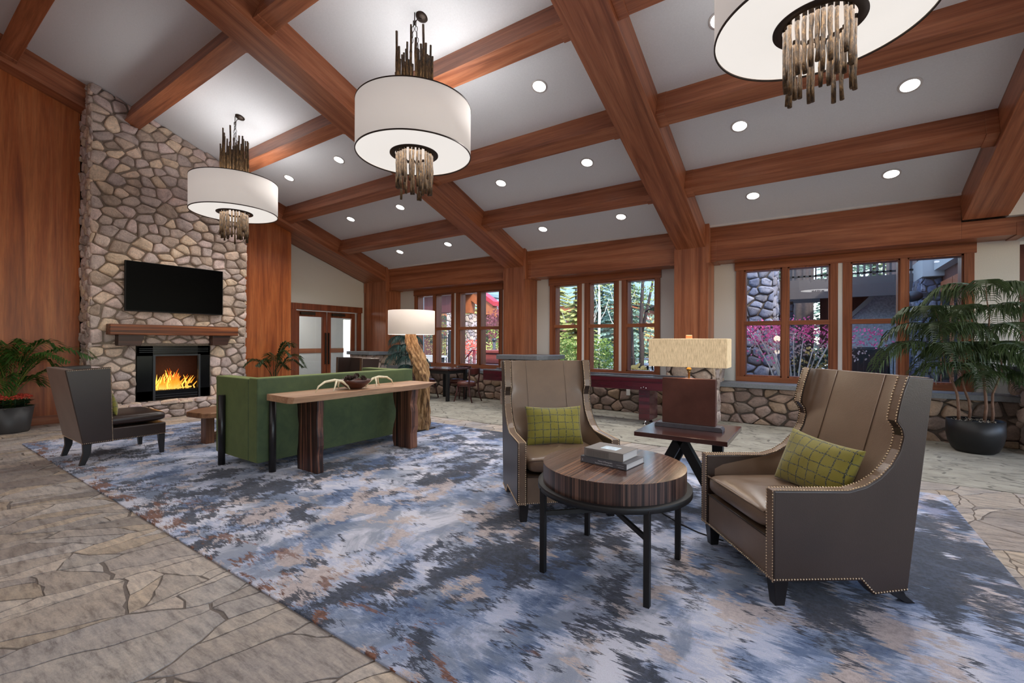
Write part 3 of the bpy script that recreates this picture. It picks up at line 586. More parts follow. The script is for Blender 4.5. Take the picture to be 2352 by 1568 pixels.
# ------------------------------------------------------------------ stone chimney
t = thing('stone_fireplace', 'tall fieldstone chimney with fireplace rising to the ceiling', 'fireplace', (-9.3, 3.2, 0))
CX, Y0, Y1 = 0.0, 2.08-3.2, 4.38-3.2; FY0, FY1, FZ0, FZ1 = 2.66-3.2, 3.74-3.2, .28, 1.20
zc = lambda y: cz(y+3.2)
b = MB(); b.prism([(Y0+.03, 0), (FY0, 0), (FY0, zc(FY0)), (Y0+.03, zc(Y0))], 'x', -.5, -.03).prism([(FY1, 0), (Y1-.03, 0), (Y1-.03, zc(Y1)), (FY1, zc(FY1))], 'x', -.5, -.03)
b.prism([(FY0, FZ1), (FY1, FZ1), (FY1, zc(FY1)), (FY0, zc(FY0))], 'x', -.5, -.03).box(-.5, -.03, FY0, FY1, 0, FZ0)
mesh('mortar_core', b, 'mortar', t)
b = MB(); PF = lambda u, v: (-.03, u, v)
lay(b, [(Y0, 1.24), (Y1, 1.24), (Y1, zc(Y1)-.005), (Y0, zc(Y0)-.005)], PF, (1, 0, 0), .165, .02, .055, 1.35, 11)
lay(b, [(Y0, 0), (FY0-.01, 0), (FY0-.01, 1.23), (Y0, 1.23)], PF, (1, 0, 0), .16, .02, .055, 1.5, 12)
lay(b, [(FY1+.01, 0), (Y1, 0), (Y1, 1.23), (FY1+.01, 1.23)], PF, (1, 0, 0), .16, .02, .055, 1.3, 13)
lay(b, [(-.5, 0), (-.015, 0), (-.015, zc(Y0)-.005), (-.5, zc(Y0)-.005)], lambda u, v: (u, Y0+.03, v), (0, -1, 0), .15, .02, .05, 1.1, 14)
lay(b, [(-.5, 0), (-.015, 0), (-.015, zc(Y1)-.005), (-.5, zc(Y1)-.005)], lambda u, v: (u, Y1-.03, v), (0, 1, 0), .15, .02, .05, 1.1, 15)
mesh('stonework', b, 'fieldstone', t)
h = mesh('hearth_ledge', MB().box(-.05, .26, Y0+.12, Y1-.06, 0, .235), 'mortar', t)
b = MB(); lay(b, [(Y0+.1, 0), (Y1-.04, 0), (Y1-.04, .23), (Y0+.1, .23)], lambda u, v: (.26, u, v), (1, 0, 0), .12, .018, .045, 1.6, 16)
lay(b, [(-.04, Y0+.1), (.31, Y0+.1), (.31, Y1-.04), (-.04, Y1-.04)], lambda u, v: (u, v, .232), (0, 0, 1), .2, .018, .04, .8, 17)
lay(b, [(-.04, 0), (.29, 0), (.29, .23), (-.04, .23)], lambda u, v: (u, Y0+.12, v), (0, -1, 0), .12, .018, .04, 1.3, 18)
mesh('hearth_stone', b, 'fieldstone', h)
m_ = mesh('mantel', MB().box(0, .21, 2.27-3.2, 4.14-3.2, 1.385, 1.555), 'mantel_y', t, bevel=.008)
for a, c in ((2.38, 2.72), (3.72, 4.02)):
    mesh('corbel', MB().prism([(a-3.2, 1.385), (c-3.2, 1.385), (c-3.2-.05, 1.21), (a-3.2+.05*(a < 3), 1.21)] if a > 3 else [(a-3.2, 1.385), (c-3.2, 1.385), (c-3.2-.05, 1.21), (a-3.2, 1.21)], 'x', 0, .17), 'mantel_dark', m_, bevel=.004)
f = mesh('firebox', MB().box(-.48, -.46, FY0, FY1, FZ0, FZ1).box(-.48, .0, FY0, FY0+.02, FZ0, FZ1).box(-.48, .0, FY1-.02, FY1, FZ0, FZ1).box(-.48, .0, FY0, FY1, FZ1-.02, FZ1).box(-.48, .0, FY0, FY1, FZ0, FZ0+.02), 'black_matte', t)
fx = .01
mesh('surround', MB().box(-.02, fx, FY0, FY0+.22, FZ0, FZ1).box(-.02, fx, FY1-.20, FY1, FZ0, FZ1).box(-.02, fx, FY0, FY1, FZ1-.17, FZ1).box(-.02, fx, FY0, FY1, FZ0, FZ0+.16), 'black_glossy', f, bevel=.003)
for z in (FZ1-.05, FZ1-.08, FZ1-.11): mesh('louvre', MB().box(0, fx+.008, FY0+.03, FY1-.03, z, z+.008), 'dark_grey_metal', f)
for z in (FZ0+.04, FZ0+.08): mesh('louvre', MB().box(0, fx+.008, FY0+.25, FY1-.2, z, z+.008), 'dark_grey_metal', f)
mesh('door_post', MB().box(0, fx+.02, FY0+.215, FY0+.25, FZ0, FZ1-.15).box(0, fx+.02, FY1-.19, FY1-.16, FZ0, FZ1-.15).box(0, fx+.012, FY0+.24, FY1-.18, FZ1-.175, FZ1-.15), 'dark_grey_metal', f, bevel=.003)
mesh('brick_liner', MB().box(-.45, -.44, FY0+.03, FY1-.03, FZ0+.02, FZ1-.02), 'firebox_brick', f)
rf = random.Random(3); lg = MB()
for k in range(6): y = -.34+k*.12; lg.tube([(-.3+rf.uniform(-.08, .08), y-.1, FZ0+.2), (-.2+rf.uniform(-.05, .05), y+.12, FZ0+.22)], [.03, .025], 7)
mesh('log', lg, 'pinecone', f)
fl_, co = MB(), MB()
for k in range(64):
    y = rf.gauss(0, .17); y = max(-.33, min(.36, y)); hgt = (.30-abs(y)*.45)*rf.uniform(.5, 1.1)+.05; x = -.16+rf.uniform(-.1, .08); ln = rf.uniform(-.05, .09)
    pts = [(x, y, FZ0+.16), (x, y-ln*.25, FZ0+.16+hgt*.3), (x+.005, y+ln*.3, FZ0+.16+hgt*.65), (x, y+ln, FZ0+.16+hgt)]
    wd = rf.uniform(.007, .018); (fl_ if k % 3 else co).tube(pts, [wd, wd*1.15, wd*.6, .001], 6, flat=.5)
fz = mesh('flame', MB(), 'flame', f)
fl_.v = [(a, b_, c-FZ0-.16) for a, b_, c in fl_.v]; co.v = [(a, b_, c-FZ0-.16) for a, b_, c in co.v]
bpy.data.objects.remove(fz); mesh('flame', fl_, 'flame', f, loc=(0, 0, FZ0+.16)); mesh('flame_core', co, 'flame_core', f, loc=(0, 0, FZ0+.16))
light('fire_glow', 'POINT', (-.1, 0, FZ0+.4), 3, f, color=(1, .5, .15), size=.1)
# television
t = thing('television', 'flat black television hanging on the chimney stones above the mantel', 'television', (-9.235, 3.205, 2.18))
mesh('housing', MB().box(-.03, .02, -.72, .72, -.41, .41), 'black_matte', t, bevel=.006); mesh('screen', MB().box(.02, .024, -.708, .708, -.395, .402), 'tv_screen', t)
mesh('wall_bracket', MB().box(-.06, -.028, -.2, .2, -.15, .15), 'dark_grey_metal', t)
# ------------------------------------------------------------------ ceiling lamps
def make_chandelier(label):
    t = thing('drum_chandelier', label, 'chandelier', (0, 0, 3.30), group='drum chandeliers')
    R = .605; HT = .50; rr = random.Random(5)
    mesh('drum_shade', MB().lathe([(R-.004, 0), (R, 0), (R, HT), (R-.004, HT)], 96), 'shade_fabric_lit', t)
    tr = MB()
    for z in (0, HT): tr.lathe([(R+.003, z-.006), (R+.003, z+.006), (R-.006, z+.006), (R-.006, z-.006), (R+.003, z-.006)], 96)
    mesh('shade_rim', tr, 'bronze_dark', t)
    mesh('diffuser', MB().lathe([(.245, .012), (R-.006, .012)], 96).lathe([(R-.006, .018), (.245, .018)], 96), 'shade_diffuser', t)
    mesh('collar_ring', MB().lathe([(.20, .004), (.255, .004), (.255, .016), (.20, .016), (.20, .004)], 64), 'bronze_dark', t)
    for side, base, n, rad in ((-1, .02, 30, .185), (1, HT-.1, 26, .188), (1, HT-.1, 12, .12)):
        for k in range(n):
            a = 2*PI*k/n+rr.uniform(-.06, .06); r_ = rad+rr.uniform(-.02, .012); L = rr.uniform(.30, .50) if side < 0 else rr.uniform(.48, .92)
            x, y = r_*math.cos(a), r_*math.sin(a); pts = [(x+rr.uniform(-.003, .003), y+rr.uniform(-.003, .003), base+side*L*q/5) for q in range(6)]
            mesh('twig_rod', MB().tube(pts, [(.0135 if side < 0 else .0125)*rr.uniform(.85, 1.15) for _ in pts], 8), 'bronze_twig', t)
    zt = 1.42
    for sx in (-1, 1):
        b = MB(); n = 18
        for k in range(n):
            q = k/(n-1); x = sx*(.10*(1-q)+.012); z = .38+(zt-.38)*q; a = (k % 2)*PI/2
            ring = [(x+.013*math.cos(u)*math.cos(a), .013*math.cos(u)*math.sin(a), z+.032*math.sin(u)) for u in [2*PI*j/8 for j in range(9)]]
            b.tube(ring, .0035, 5, cap=False)
        mesh('chain', b, 'bronze_dark', t)
    x0, y0 = .07, .04; zc_ = cz(3.41+y0)-3.30
    c = mesh('canopy', MB().lathe([(0, -.03), (.03, -.028), (.065, -.012), (.07, 0)], 24), 'bronze_dark', t, loc=(x0, y0, zc_-.004), rot=(-math.atan(S), 0, 0))
    mesh('cord', MB().tube([(0, 0, zt), (.03, .015, zt+.06), (x0, y0, zc_-.03)], .005, 6), 'bronze_dark', t)
    mesh('ceiling_hook', MB().tube([(0, 0, zt-.02), (0, 0, cz(3.41)-3.3)], .006, 6), 'bronze_dark', t)
    light('bulb_up', 'AREA', (0, 0, HT+.03), CH_UP, t, size=.9, rot=(PI, 0, 0), spread=PI); light('bulb_down', 'AREA', (0, 0, -.01), CH_DOWN, t, size=1.1, spread=PI)
    return t
c1 = make_chandelier('white drum chandelier with bronze twigs in front of the stone chimney'); c1.location = (-7.62, 3.41, 3.30)
dup(c1, (-3.60, 3.41, 3.30), .5, 'white drum chandelier shown whole in the middle bay, with chain and canopy')
dup(c1, (0.0, 3.45, 3.31), 1.1, 'large near drum chandelier cut off by the top picture edge at right')
for x in (-7.62, -3.6, 0.0): dup(c1, (x, -3.41, 3.30), x, 'extra drum chandelier in the other half of the hall, unseen, added for light')  # unseen chandeliers added behind the camera to light the hall
def make_downlight():
    t = thing('recessed_downlight', '', 'ceiling light', group='recessed ceiling downlights')
    mesh('trim_ring', MB().lathe([(.078, -.004), (.1, -.004), (.1, .002), (.078, .002)], 36), 'white_trim', t)
    mesh('lens', MB().disc(.08, -.001, n=36, upw=False), 'downlight_lens', t)
    light('downlight_beam', 'SPOT', (0, 0, -.02), DOWN_W, t, size=.07, spot_size=math.radians(125), spot_blend=.6)
    return t
dl0 = make_downlight(); first = True
BN = ['fireplace bay', 'middle bay', 'right bay']; RN = {4.69: 'third row up', 6.06: 'second row up', 7.44: 'lowest row by the windows'}
DL = [(-8.33, 0, 'left'), (-6.78, 0, 'right'), (-4.35, 1, 'left'), (-2.80, 1, 'right'), (-.79, 2, 'left'), (.77, 2, 'right')]
def put(x, y, lab):
    global first
    t = dl0 if first else dup(dl0); first = False
    t.location = (x, y, cz(y)-.003); t.rotation_euler = (-math.atan(S) if y > 0 else math.atan(S), 0, 0); t['label'] = lab
for y in (7.44, 6.06, 4.69):
    for x, bi, sd in DL:
        put(x, y, 'round recessed downlight, %s, %s one in the %s' % (RN[y], sd, BN[bi]))
for y in (-2.0, -5.0):
    for x in (-7.5, -3.6, .6, 3.6): put(x, y, 'extra downlight in the other half of the hall, unseen, added for light')  # unseen downlights, added to raise the light in the hall
# ------------------------------------------------------------------ rug
RX0, RX1, RY0, RY1 = -8.15, .90, 1.20, 5.22
o = mesh('area_rug', MB().box(0, RX1-RX0, 0, RY1-RY0, 0, .012), 'abstract_rug', loc=(RX0, RY0, 0), bevel=.004)
tag(o, 'large blue, grey and charcoal abstract rug with rust flecks under the seating', 'rug')
RZ = .012
# ------------------------------------------------------------------ wing armchairs
PR = [(0, .13), (0, .57), (.375, .565), (.46, .588), (.53, .63), (.59, .69), (.63, .76), (.648, .83), (.64, .868), (.612, .905), (.622, .96), (.64, 1.03), (.672, 1.125), (.80, 1.115), (.67, .075), (.50, .058), (.435, .13)]
FRONT = PR[:13]
def edge_y(z):
    pts = PR[2:13]
    if z <= pts[0][1]: return pts[0][0]
    for (ya, za), (yb, zb) in zip(pts, pts[1:]):
        if za <= z <= zb: return ya+(yb-ya)*(z-za)/max(1e-6, zb-za)
    return pts[-1][0]
def nails(b, path, x, r, step=.0145):
    r *= .82
    path = [Vector((x, p[0], p[1])) if len(p) == 2 else Vector(p) for p in path]; d = 0
    for a, c in zip(path, path[1:]):
        L = (c-a).length; t_ = d
        while t_ < L: q = a.lerp(c, t_/L); b.sphere(q, r, 6, 4); t_ += step
        d = t_-L
def make_wing(label):
    t = thing('wing_armchair', label, 'armchair', group='nailhead wing armchairs'); HWI = .38; TH = .064
    for s in (-1, 1):
        x0, x1 = sorted((s*HWI, s*(HWI-TH)))
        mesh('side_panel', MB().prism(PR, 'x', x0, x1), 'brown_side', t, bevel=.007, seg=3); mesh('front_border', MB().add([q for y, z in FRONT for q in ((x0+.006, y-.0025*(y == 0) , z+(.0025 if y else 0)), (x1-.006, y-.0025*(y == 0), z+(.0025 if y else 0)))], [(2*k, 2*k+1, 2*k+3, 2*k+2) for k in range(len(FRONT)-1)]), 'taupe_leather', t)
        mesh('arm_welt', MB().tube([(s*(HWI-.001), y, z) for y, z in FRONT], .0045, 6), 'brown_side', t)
    XI = HWI-TH-.003
    def sh(u, v):
        z = .40+(1.118-.40)*v; a = PI*u; e = .42; ye = edge_y(z)+.004 if z > .565 else .05+.325*max(0, (z-.50))/.065*(z > .5); ye = max(ye, .05)
        yb = .535+(z-.43)*.30; c, s_ = math.cos(a), math.sin(a)
        return (-XI*math.copysign(abs(c)**e, c), ye+(yb-ye)*abs(s_)**e, z)
    mesh('inner_back', MB().grid(sh, 40, 26), 'taupe_leather', t)
    cap = MB(); n = 40; vs = []
    for i in range(n+1):
        a = PI*i/n; p = sh(i/n, 1); c, s_ = math.cos(a), math.sin(a); e = .16
        vs += [p, (p[0], p[1]+.002, 1.122), (-(HWI-.004)*math.copysign(abs(c)**e, c), .676+(.80-.676)*abs(s_)**.16, 1.118)]
    cap.add(vs, [(i*3+k, i*3+k+1, i*3+k+4, i*3+k+3) for i in range(n) for k in range(2)], smooth=True)
    mesh('top_rail', cap, 'taupe_leather', t)
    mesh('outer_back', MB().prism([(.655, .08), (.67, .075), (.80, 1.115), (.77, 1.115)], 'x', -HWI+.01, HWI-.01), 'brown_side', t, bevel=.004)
    mesh('seam', MB().tube([(-.17, .535+(z-.43)*.30-.003, z) for z in (.47, .8, 1.118)], .0025, 5), 'taupe_leather', t); mesh('seam', MB().tube([(.17, .535+(z-.43)*.30-.003, z) for z in (.47, .8, 1.118)], .0025, 5), 'taupe_leather', t)
    mesh('seat_base', MB().box(-XI, XI, .008, .64, .13, .325), 'taupe_leather', t, bevel=.01)
    mesh('welt', MB().tube([(-XI, .006, .325), (XI, .006, .325)], .005, 6), 'brown_side', t)
    def cu(u, v):   # seat cushion: closed superellipse loaf
        a = 2*PI*u; th = PI*v; e = .22; e2 = .35; cp = lambda x, q: math.copysign(abs(x)**q, x)
        rr_ = abs(math.sin(th))**e2
        return (.306*cp(math.cos(a), e)*rr_, .285+.30*cp(math.sin(a), e)*rr_, .402+.062*cp(-math.cos(th), .55)+(.012*math.cos(cp(math.cos(a), e)*1.5)*(th > PI/2)))
    mesh('seat_cushion', MB().grid(cu, 64, 20), 'taupe_leather', t)
    mesh('cushion_piping', MB().tube([(-.30, .0, .44), (-.15, -.012, .446), (.15, -.012, .446), (.30, .0, .44)], .005, 6), 'taupe_leather', t)
    b = MB()
    for s in (-1, 1):
        for off in (.007, TH-.007):
            x = s*(HWI-off); P = [(0-.001, z) if y == 0 else (y-.001, z+.002) for y, z in FRONT]; nails(b, P, x, .0062)
    nails(b, [(-HWI, -.001, .139), (HWI, -.001, .139)], 0, .0062)
    for s in (-1, 1): nails(b, [(s*(HWI+.001), y, z+.012) for y, z in ((0, .13), (.435, .13), (.50, .058), (.67, .075))], 0, .0062)
    o = mesh('nailhead_trim', b, 'nail_brass', t); o['kind'] = 'stuff'
    for s in (-1, 1):
        x = s*(HWI-.05); b = MB(); b.add([(x-.036, .012, .13), (x+.036, .012, .13), (x+.036, .084, .13), (x-.036, .084, .13), (x-.024, .024, 0), (x+.024, .024, 0), (x+.024, .072, 0), (x-.024, .072, 0)],
            [(0, 1, 2, 3), (7, 6, 5, 4), (0, 4, 5, 1), (1, 5, 6, 2), (2, 6, 7, 3), (3, 7, 4, 0)]); mesh('leg', b, 'soft_black_leg', t, bevel=.003)
        b = MB().prism([(.58, .09), (.66, .09), (.685, .04), (.735, 0), (.69, 0), (.62, .04)], 'x', x-.024, x+.024); mesh('leg', b, 'soft_black_leg', t, bevel=.003)
    return t
wc = make_wing('near right taupe leather wing armchair with nailhead trim and green cushion'); wc.location = (-.395, 2.817, RZ); wc.rotation_euler = (0, 0, math.radians(-53.8))
dup(wc, (-1.475, 2.915, RZ), math.radians(44.0), 'taupe leather wing armchair behind the round coffee table, facing the camera')
def pillow(name, w_, h_, d_, mat, label, loc, rot):
    def sh_(sg):
        def f(u, v):
            a = math.sin((u-.5)*PI); c = math.sin((v-.5)*PI) if sg > 0 else -math.sin((v-.5)*PI)
            X = w_/2*a*(1-.075*(1-c*c)); Z = h_/2*c*(1-.10*(1-a*a)); th = d_/2*((1-a*a)*(1-c*c))**.42*(1+.08*math.sin(5*a+2)*math.sin(4*c))
            return (X, sg*-th, Z)
        return f
    o = mesh(name, MB().grid(sh_(1), 36, 28).grid(sh_(-1), 36, 28), mat); o.location = loc; o.rotation_euler = rot; return tag(o, label, 'cushion', 'green cushions')
def on_chair(c, p): return c.matrix_basis @ Vector(p)
pillow('throw_cushion', .47, .32, .15, 'olive_grid_cushion', 'olive green gridded cushion in the near right armchair', on_chair(wc, (.06, .44, .605)), (math.radians(-20), math.radians(4), math.radians(-53.8+8)))
w2 = bpy.data.objects['wing_armchair.001']
pillow('throw_cushion', .47, .32, .15, 'olive_grid_cushion', 'olive green gridded cushion in the armchair behind the coffee table', on_chair(w2, (0.0, .43, .605)), (math.radians(-18), 0, math.radians(44-3)))
# ------------------------------------------------------------------ round coffee table and books
t = thing('round_coffee_table', 'round striped wood drum coffee table on a black metal frame', 'coffee table', (-.975, 2.475, RZ)); zt = .593
mesh('drum_top', MB().disc(.40, zt, n=96).lathe([(.399, zt), (.40, zt-.002)], 96), 'zebra_top', t); mesh('drum_side', MB().lathe([(.40, .485), (.40, zt-.001)], 96).disc(.40, .485, n=96, upw=False), 'zebra_z', t)
mesh('ring', MB().lathe([(.385, .485), (.428, .485), (.43, .483), (.43, .455), (.395, .455), (.395, .483), (.385, .485)], 96), 'black_metal', t)
for sx, sy in ((-1, -1), (1, -1), (1, 1), (-1, 1)):
    mesh('leg', MB().box(sx*.292-.015, sx*.292+.015, sy*.292-.015, sy*.292+.015, 0, .47), 'black_metal', t, bevel=.002)
for a in (PI/4, -PI/4): mesh('stretcher', MB().box(-.41, .41, -.008, .008, .315, .34), 'black_metal', t, rot=(0, 0, a))
def book(label, W, D, T, cov, loc, rz, art):
    b = thing('book', label, 'book', loc, rz, 'books on the coffee table')
    mesh('cover', MB().box(-W/2, W/2, -D/2, D/2, 0, .003).box(-W/2, W/2, -D/2, D/2, T-.003, T).box(-W/2, W/2, -D/2, -D/2+.004, 0, T), cov, b, bevel=.0012)
    mesh('page_block', MB().box(-W/2+.004, W/2-.004, -D/2+.004, D/2-.005, .003, T-.003), 'paper', b)
    art(b); return b
def txt(name, s, size, mat, parent, loc, rot=(PI/2, 0, 0), al='LEFT'):
    c = bpy.data.curves.new(name, 'FONT'); c.body = s; c.size = size; c.align_x = al; c.extrude = .0002
    q = bpy.data.objects.new('text_source', c); COL.objects.link(q); bpy.context.view_layer.update()
    me = bpy.data.meshes.new_from_object(q.evaluated_get(bpy.context.evaluated_depsgraph_get())); bpy.data.objects.remove(q); me.materials.clear(); me.materials.append(MATS[mat])
    o = bpy.data.objects.new(name, me); COL.objects.link(o); o.parent = parent; o.location = loc; o.rotation_euler = rot; return o
def art1(b):
    txt('spine_title', 'History of Photography', .0095, 'ink_white', b, (-.03, -.1105, .021)); txt('spine_title', 'The Early Work of Small Nature', .0085, 'ink_white', b, (-.05, -.1105, .0075))
    txt('spine_number', '2', .014, 'ink_white', b, (-.135, -.1105, .010))
    mesh('spine_rule', MB().box(.085, .13, -.1108, -.110, .02, .0208).box(.095, .13, -.1108, -.110, .009, .0098), 'ink_white', b)
def art2(b):
    mesh('cover_photo', MB().box(-.045, .055, -.045, .03, .0455, .0458), 'book_photo', b)
    m_ = MB(); [m_.box(-.105+.006*i, -.1035+.006*i, -.0963, -.0955, .006, .038) for i in range(24)]; mesh('spine_lettering', m_, 'ink_grey', b)
BX, BY = -.985, 2.48; brz = math.radians(-7)
book('larger dark grey book lying under the taupe one on the coffee table', .29, .22, .034, 'book_grey', (BX+.005, BY, RZ+zt+.0005), brz, art1)
book('thick taupe book with a cover photo, top of the coffee table stack', .245, .19, .0455, 'book_taupe', (BX-.005, BY+.005, RZ+zt+.035), brz+.02, art2)
# ------------------------------------------------------------------ side table with rectangular lamp
t = thing('side_table', 'dark square side table with slanted black legs between the two wing armchairs', 'side table', (-.855, 3.815, RZ))
mesh('table_top', MB().box(-.335, .335, -.355, .355, .553, .588), 'espresso', t, bevel=.003)
for y in (-.2, .2):
    for k, (xb, xt) in enumerate(((-.30, -.02), (.30, -.02))):
        mesh('leg', MB().prism([(xt-.04, .553), (xt+.04, .553), (xb+.04, 0), (xb-.04, 0)], 'y', y-.035, y+.035) if not (y > 0 and k) else MB().prism([(.14, .553), (.22, .553), (.22, 0), (.14, 0)], 'y', y-.035, y+.035), 'black_metal', t, bevel=.003)
t = thing('table_lamp', 'rectangular table lamp with woven tan shade and rust brown slab base', 'lamp', (-.865, 3.84, RZ+.5885))
mesh('foot', MB().prism([(-.26, 0), (.26, 0), (.26, .02), (.245, .036), (-.245, .036), (-.26, .02)], 'y', -.055, .055), 'pewter', t, bevel=.002)
mesh('slab_body', MB().box(-.205, .205, -.03, .03, .036, .405), 'lamp_slate', t, bevel=.003)
mesh('stem', MB().lathe([(.008, .405), (.008, .45), (.014, .455), (.01, .46), (.02, .475), (.022, .485), (.012, .49), (.015, .5), (.008, .51), (.006, .74)], 20), 'brass', t)
mesh('shade', MB().box(-.30, .30, -.10, .10, .50, .728), 'burlap_shade_lit', t, bevel=.006)
mesh('finial', MB().box(-.024, .024, -.012, .012, .728, .756), 'copper_cap', t, bevel=.003)
light('lamp_glow', 'POINT', (0, 0, .80), 3.0, t, size=.08, color=(1, .82, .6)); light('lamp_glow', 'POINT', (0, 0, .46), 1.2, t, size=.06, color=(1, .82, .6))
pth = [(-.60, 4.05, .02), (-.45, 4.1, .008), (-.38, 3.7, .02), (-.30, 3.6, .02)]
tag(mesh('lamp_cord', MB().tube([(-1.1, 3.6, .017), (-.95, 3.42, .017), (-.80, 3.30, .017), (-.66, 3.22, .017), (-.5, 3.18, .017)], .004, 6), 'black_matte'), 'thin black lamp cord lying on the rug by side table', 'cord')
# ------------------------------------------------------------------ sofa, console and its things
t = thing('sofa', 'green velvet box sofa seen from behind, facing the fireplace', 'sofa', (-4.895, 3.21, RZ))
SH = .92; W2, D2 = 1.005, .435
mesh('back', MB().box(D2-.17, D2, -W2, W2, .10, SH), 'green_velvet', t, bevel=.014, seg=3)
for s in (-1, 1): mesh('arm', MB().box(-D2, D2-.171, min(s*W2, s*(W2-.15)), max(s*W2, s*(W2-.15)), .10, SH-.01), 'green_velvet', t, bevel=.014, seg=3)
mesh('seat_base', MB().box(-D2+.01, D2-.18, -W2+.151, W2-.151, .12, .30), 'green_velvet', t, bevel=.01)
for s in (-1, 1): mesh('seat_cushion', MB().box(-D2-.01, D2-.2, min(s*.003, s*(W2-.155)), max(s*.003, s*(W2-.155)), .302, .45), 'green_velvet', t, bevel=.03, seg=3)
for x, y in ((-.22, -W2-.034), (D2+.034, -W2+.13), (-.22, W2+.034), (D2+.034, W2-.13)):
    mesh('leg', MB().tube([(x, y, 0), (x, y, .72)], .033, 20), 'soft_black_leg', t)
t = thing('console_table', 'live edge wood slab console table standing behind the green sofa', 'console table', (-4.16, 3.19, RZ))
x0, x1 = -.245, .235; YE = .95
b = MB(); top = [(x0+.01, -YE+.02), (x0+.02, 0), (x0+.0, YE-.02), (x1-.02, YE+.0), (x1+.008, .4), (x1-.012, -.1), (x1+.01, -.5), (x1, -YE+.03), (x1-.05, -YE)]
b.prism([(p[0], p[1]) for p in top], 'z', .71, .773)
b.v = [(v[0]-(.03 if v[2] < .74 and v[0] > 0 else 0), v[1]-(.16 if v[2] < .74 and v[1] > .8 else 0), v[2]) for v in b.v]
mesh('slab_top', b, 'slab_y', t, bevel=.004)
for yc, ww, th_ in ((-.62, .34, .07), (.63, .30, .11)):
    r_ = random.Random(int(ww*100)); n = 9; L_ = []; R_ = []
    for k in range(n): z = .71*k/(n-1); L_.append((-ww/2+r_.uniform(-.014, .014)-.02*math.sin(k), z)); R_.append((ww/2+r_.uniform(-.008, .008)-.01*math.sin(k*1.3), z))
    mesh('slab_leg', MB().prism(R_+L_[::-1] if True else L_, 'y', yc-th_/2, yc+th_/2), 'walnut_z', t, bevel=.005)
t = thing('pinecone_bowl', 'dark turned wooden bowl in the middle of the console slab', 'bowl', (-4.12, 3.06, RZ+.7735))
mesh('bowl_shell', MB().lathe([(0, 0), (.06, .0), (.10, .02), (.15, .065), (.168, .098), (.163, .1), (.145, .07), (.1, .03), (0, .02)], 40), 'bowl_wood', t)
r_ = random.Random(8)
for k in range(13):
    a = r_.uniform(0, 6.28); q = .105*math.sqrt(r_.random()); z = .085+.055*(1-q/.12)+r_.uniform(0, .01); b = MB()
    for j in range(26):
        f_ = j/26; aa = j*2.4; rad = .026*math.sin(PI*(f_*.85+.12)); zz = -.024+f_*.05
        p = Vector((rad*.35*math.cos(aa), rad*.35*math.sin(aa), zz)); b.leaf(p, p+Vector((rad*math.cos(aa), rad*math.sin(aa), .012)), .008)
    b.sphere((0, 0, 0), .013, 8, 6, 1.6)
    o = mesh('pinecone', b, 'pinecone', loc=(-4.12+q*math.cos(a), 3.06+q*math.sin(a), RZ+.7735+z), rot=(r_.uniform(-1, 1), r_.uniform(-1, 1), a))
    tag(o, 'small dark brown pine cone piled in the console bowl', 'pine cone', 'pine cones in the bowl')
def antler(label, loc, rz, sc_):
    b = MB(); m_ = [(-.24, 0, .005), (-.20, .01, .06), (-.12, .02, .10), (0, .02, .112), (.08, .01, .095), (.14, 0, .05), (.165, -.01, .004)]
    b.tube([(x*sc_, y, z) for x, y, z in m_], [.003, .009, .012, .014, .014, .011, .006], 9); b.tube([(.02*sc_, .02, .108), (-.03*sc_, -.03, .06), (-.075*sc_, -.06, .005)], [.012, .009, .003], 8); b.tube([(.05*sc_, .02, .10), (.07*sc_, .06, .05), (.10*sc_, .09, .012)], [.012, .009, .003], 8)
    o = mesh('antler', b, 'antler', loc=loc, rot=(0, 0, rz)); tag(o, label, 'antler', 'antlers on the console')
antler('pale antler lying on the console to the left of the bowl', (-4.08, 2.80, RZ+.773), PI/2, .95)
antler('pale antler lying on the console to the right of the bowl', (-4.12, 3.36, RZ+.773), -PI/2, .95)
# ------------------------------------------------------------------ driftwood lamp
t = thing('driftwood_lamp', 'driftwood trunk lamp with wide off white drum shade behind the sofa', 'lamp', (-4.98, 4.68, RZ))
mesh('base_plate', MB().box(-.2, .30, -.2, .2, 0, .015), 'bronze_dark', t, bevel=.002)
P_ = [(.20, 0, .0), (.24, .01, .25), (.25, .01, .55), (.22, .0, .80), (.15, .0, .97), (.06, .0, 1.14), (.0, 0, 1.30), (-.01, 0, 1.42)]; R_ = [.11, .095, .085, .10, .115, .105, .08, .065]
def trunk(u, v):
    n = len(P_)-1; q = v*n; i = min(n-1, int(q)); f_ = q-i; p = Vector(P_[i]).lerp(Vector(P_[i+1]), f_); r = R_[i]*(1-f_)+R_[i+1]*f_; a = 2*PI*u
    k = 1+.16*math.sin(3*a+v*9)+.10*math.sin(7*a-v*23)+.07*math.sin(11*a+v*40)
    for (au, vv, dep, sz) in ((.72, .66, .45, .05), (.78, .80, .38, .045), (.62, .52, .3, .04), (.85, .58, .3, .04)): k -= dep*math.exp(-(((u-au)/.05)**2+((v-vv)/sz)**2))
    return (p.x+r*k*math.cos(a), p.y+r*k*math.sin(a), p.z)
mesh('driftwood_trunk', MB().grid(trunk, 80, 110), 'driftwood', t)
mesh('shade', MB().lathe([(.335, 1.385), (.34, 1.385), (.34, 1.735), (.335, 1.735)], 64), 'linen_shade_lit', t)
mesh('shade_diffuser', MB().lathe([(0, 1.725), (.33, 1.725)], 48), 'linen_shade_lit', t); mesh('socket', MB().lathe([(.02, 1.40), (.02, 1.5)], 16), 'brass', t)
light('lamp_glow', 'POINT', (0, 0, 1.56), 5, t, size=.1)
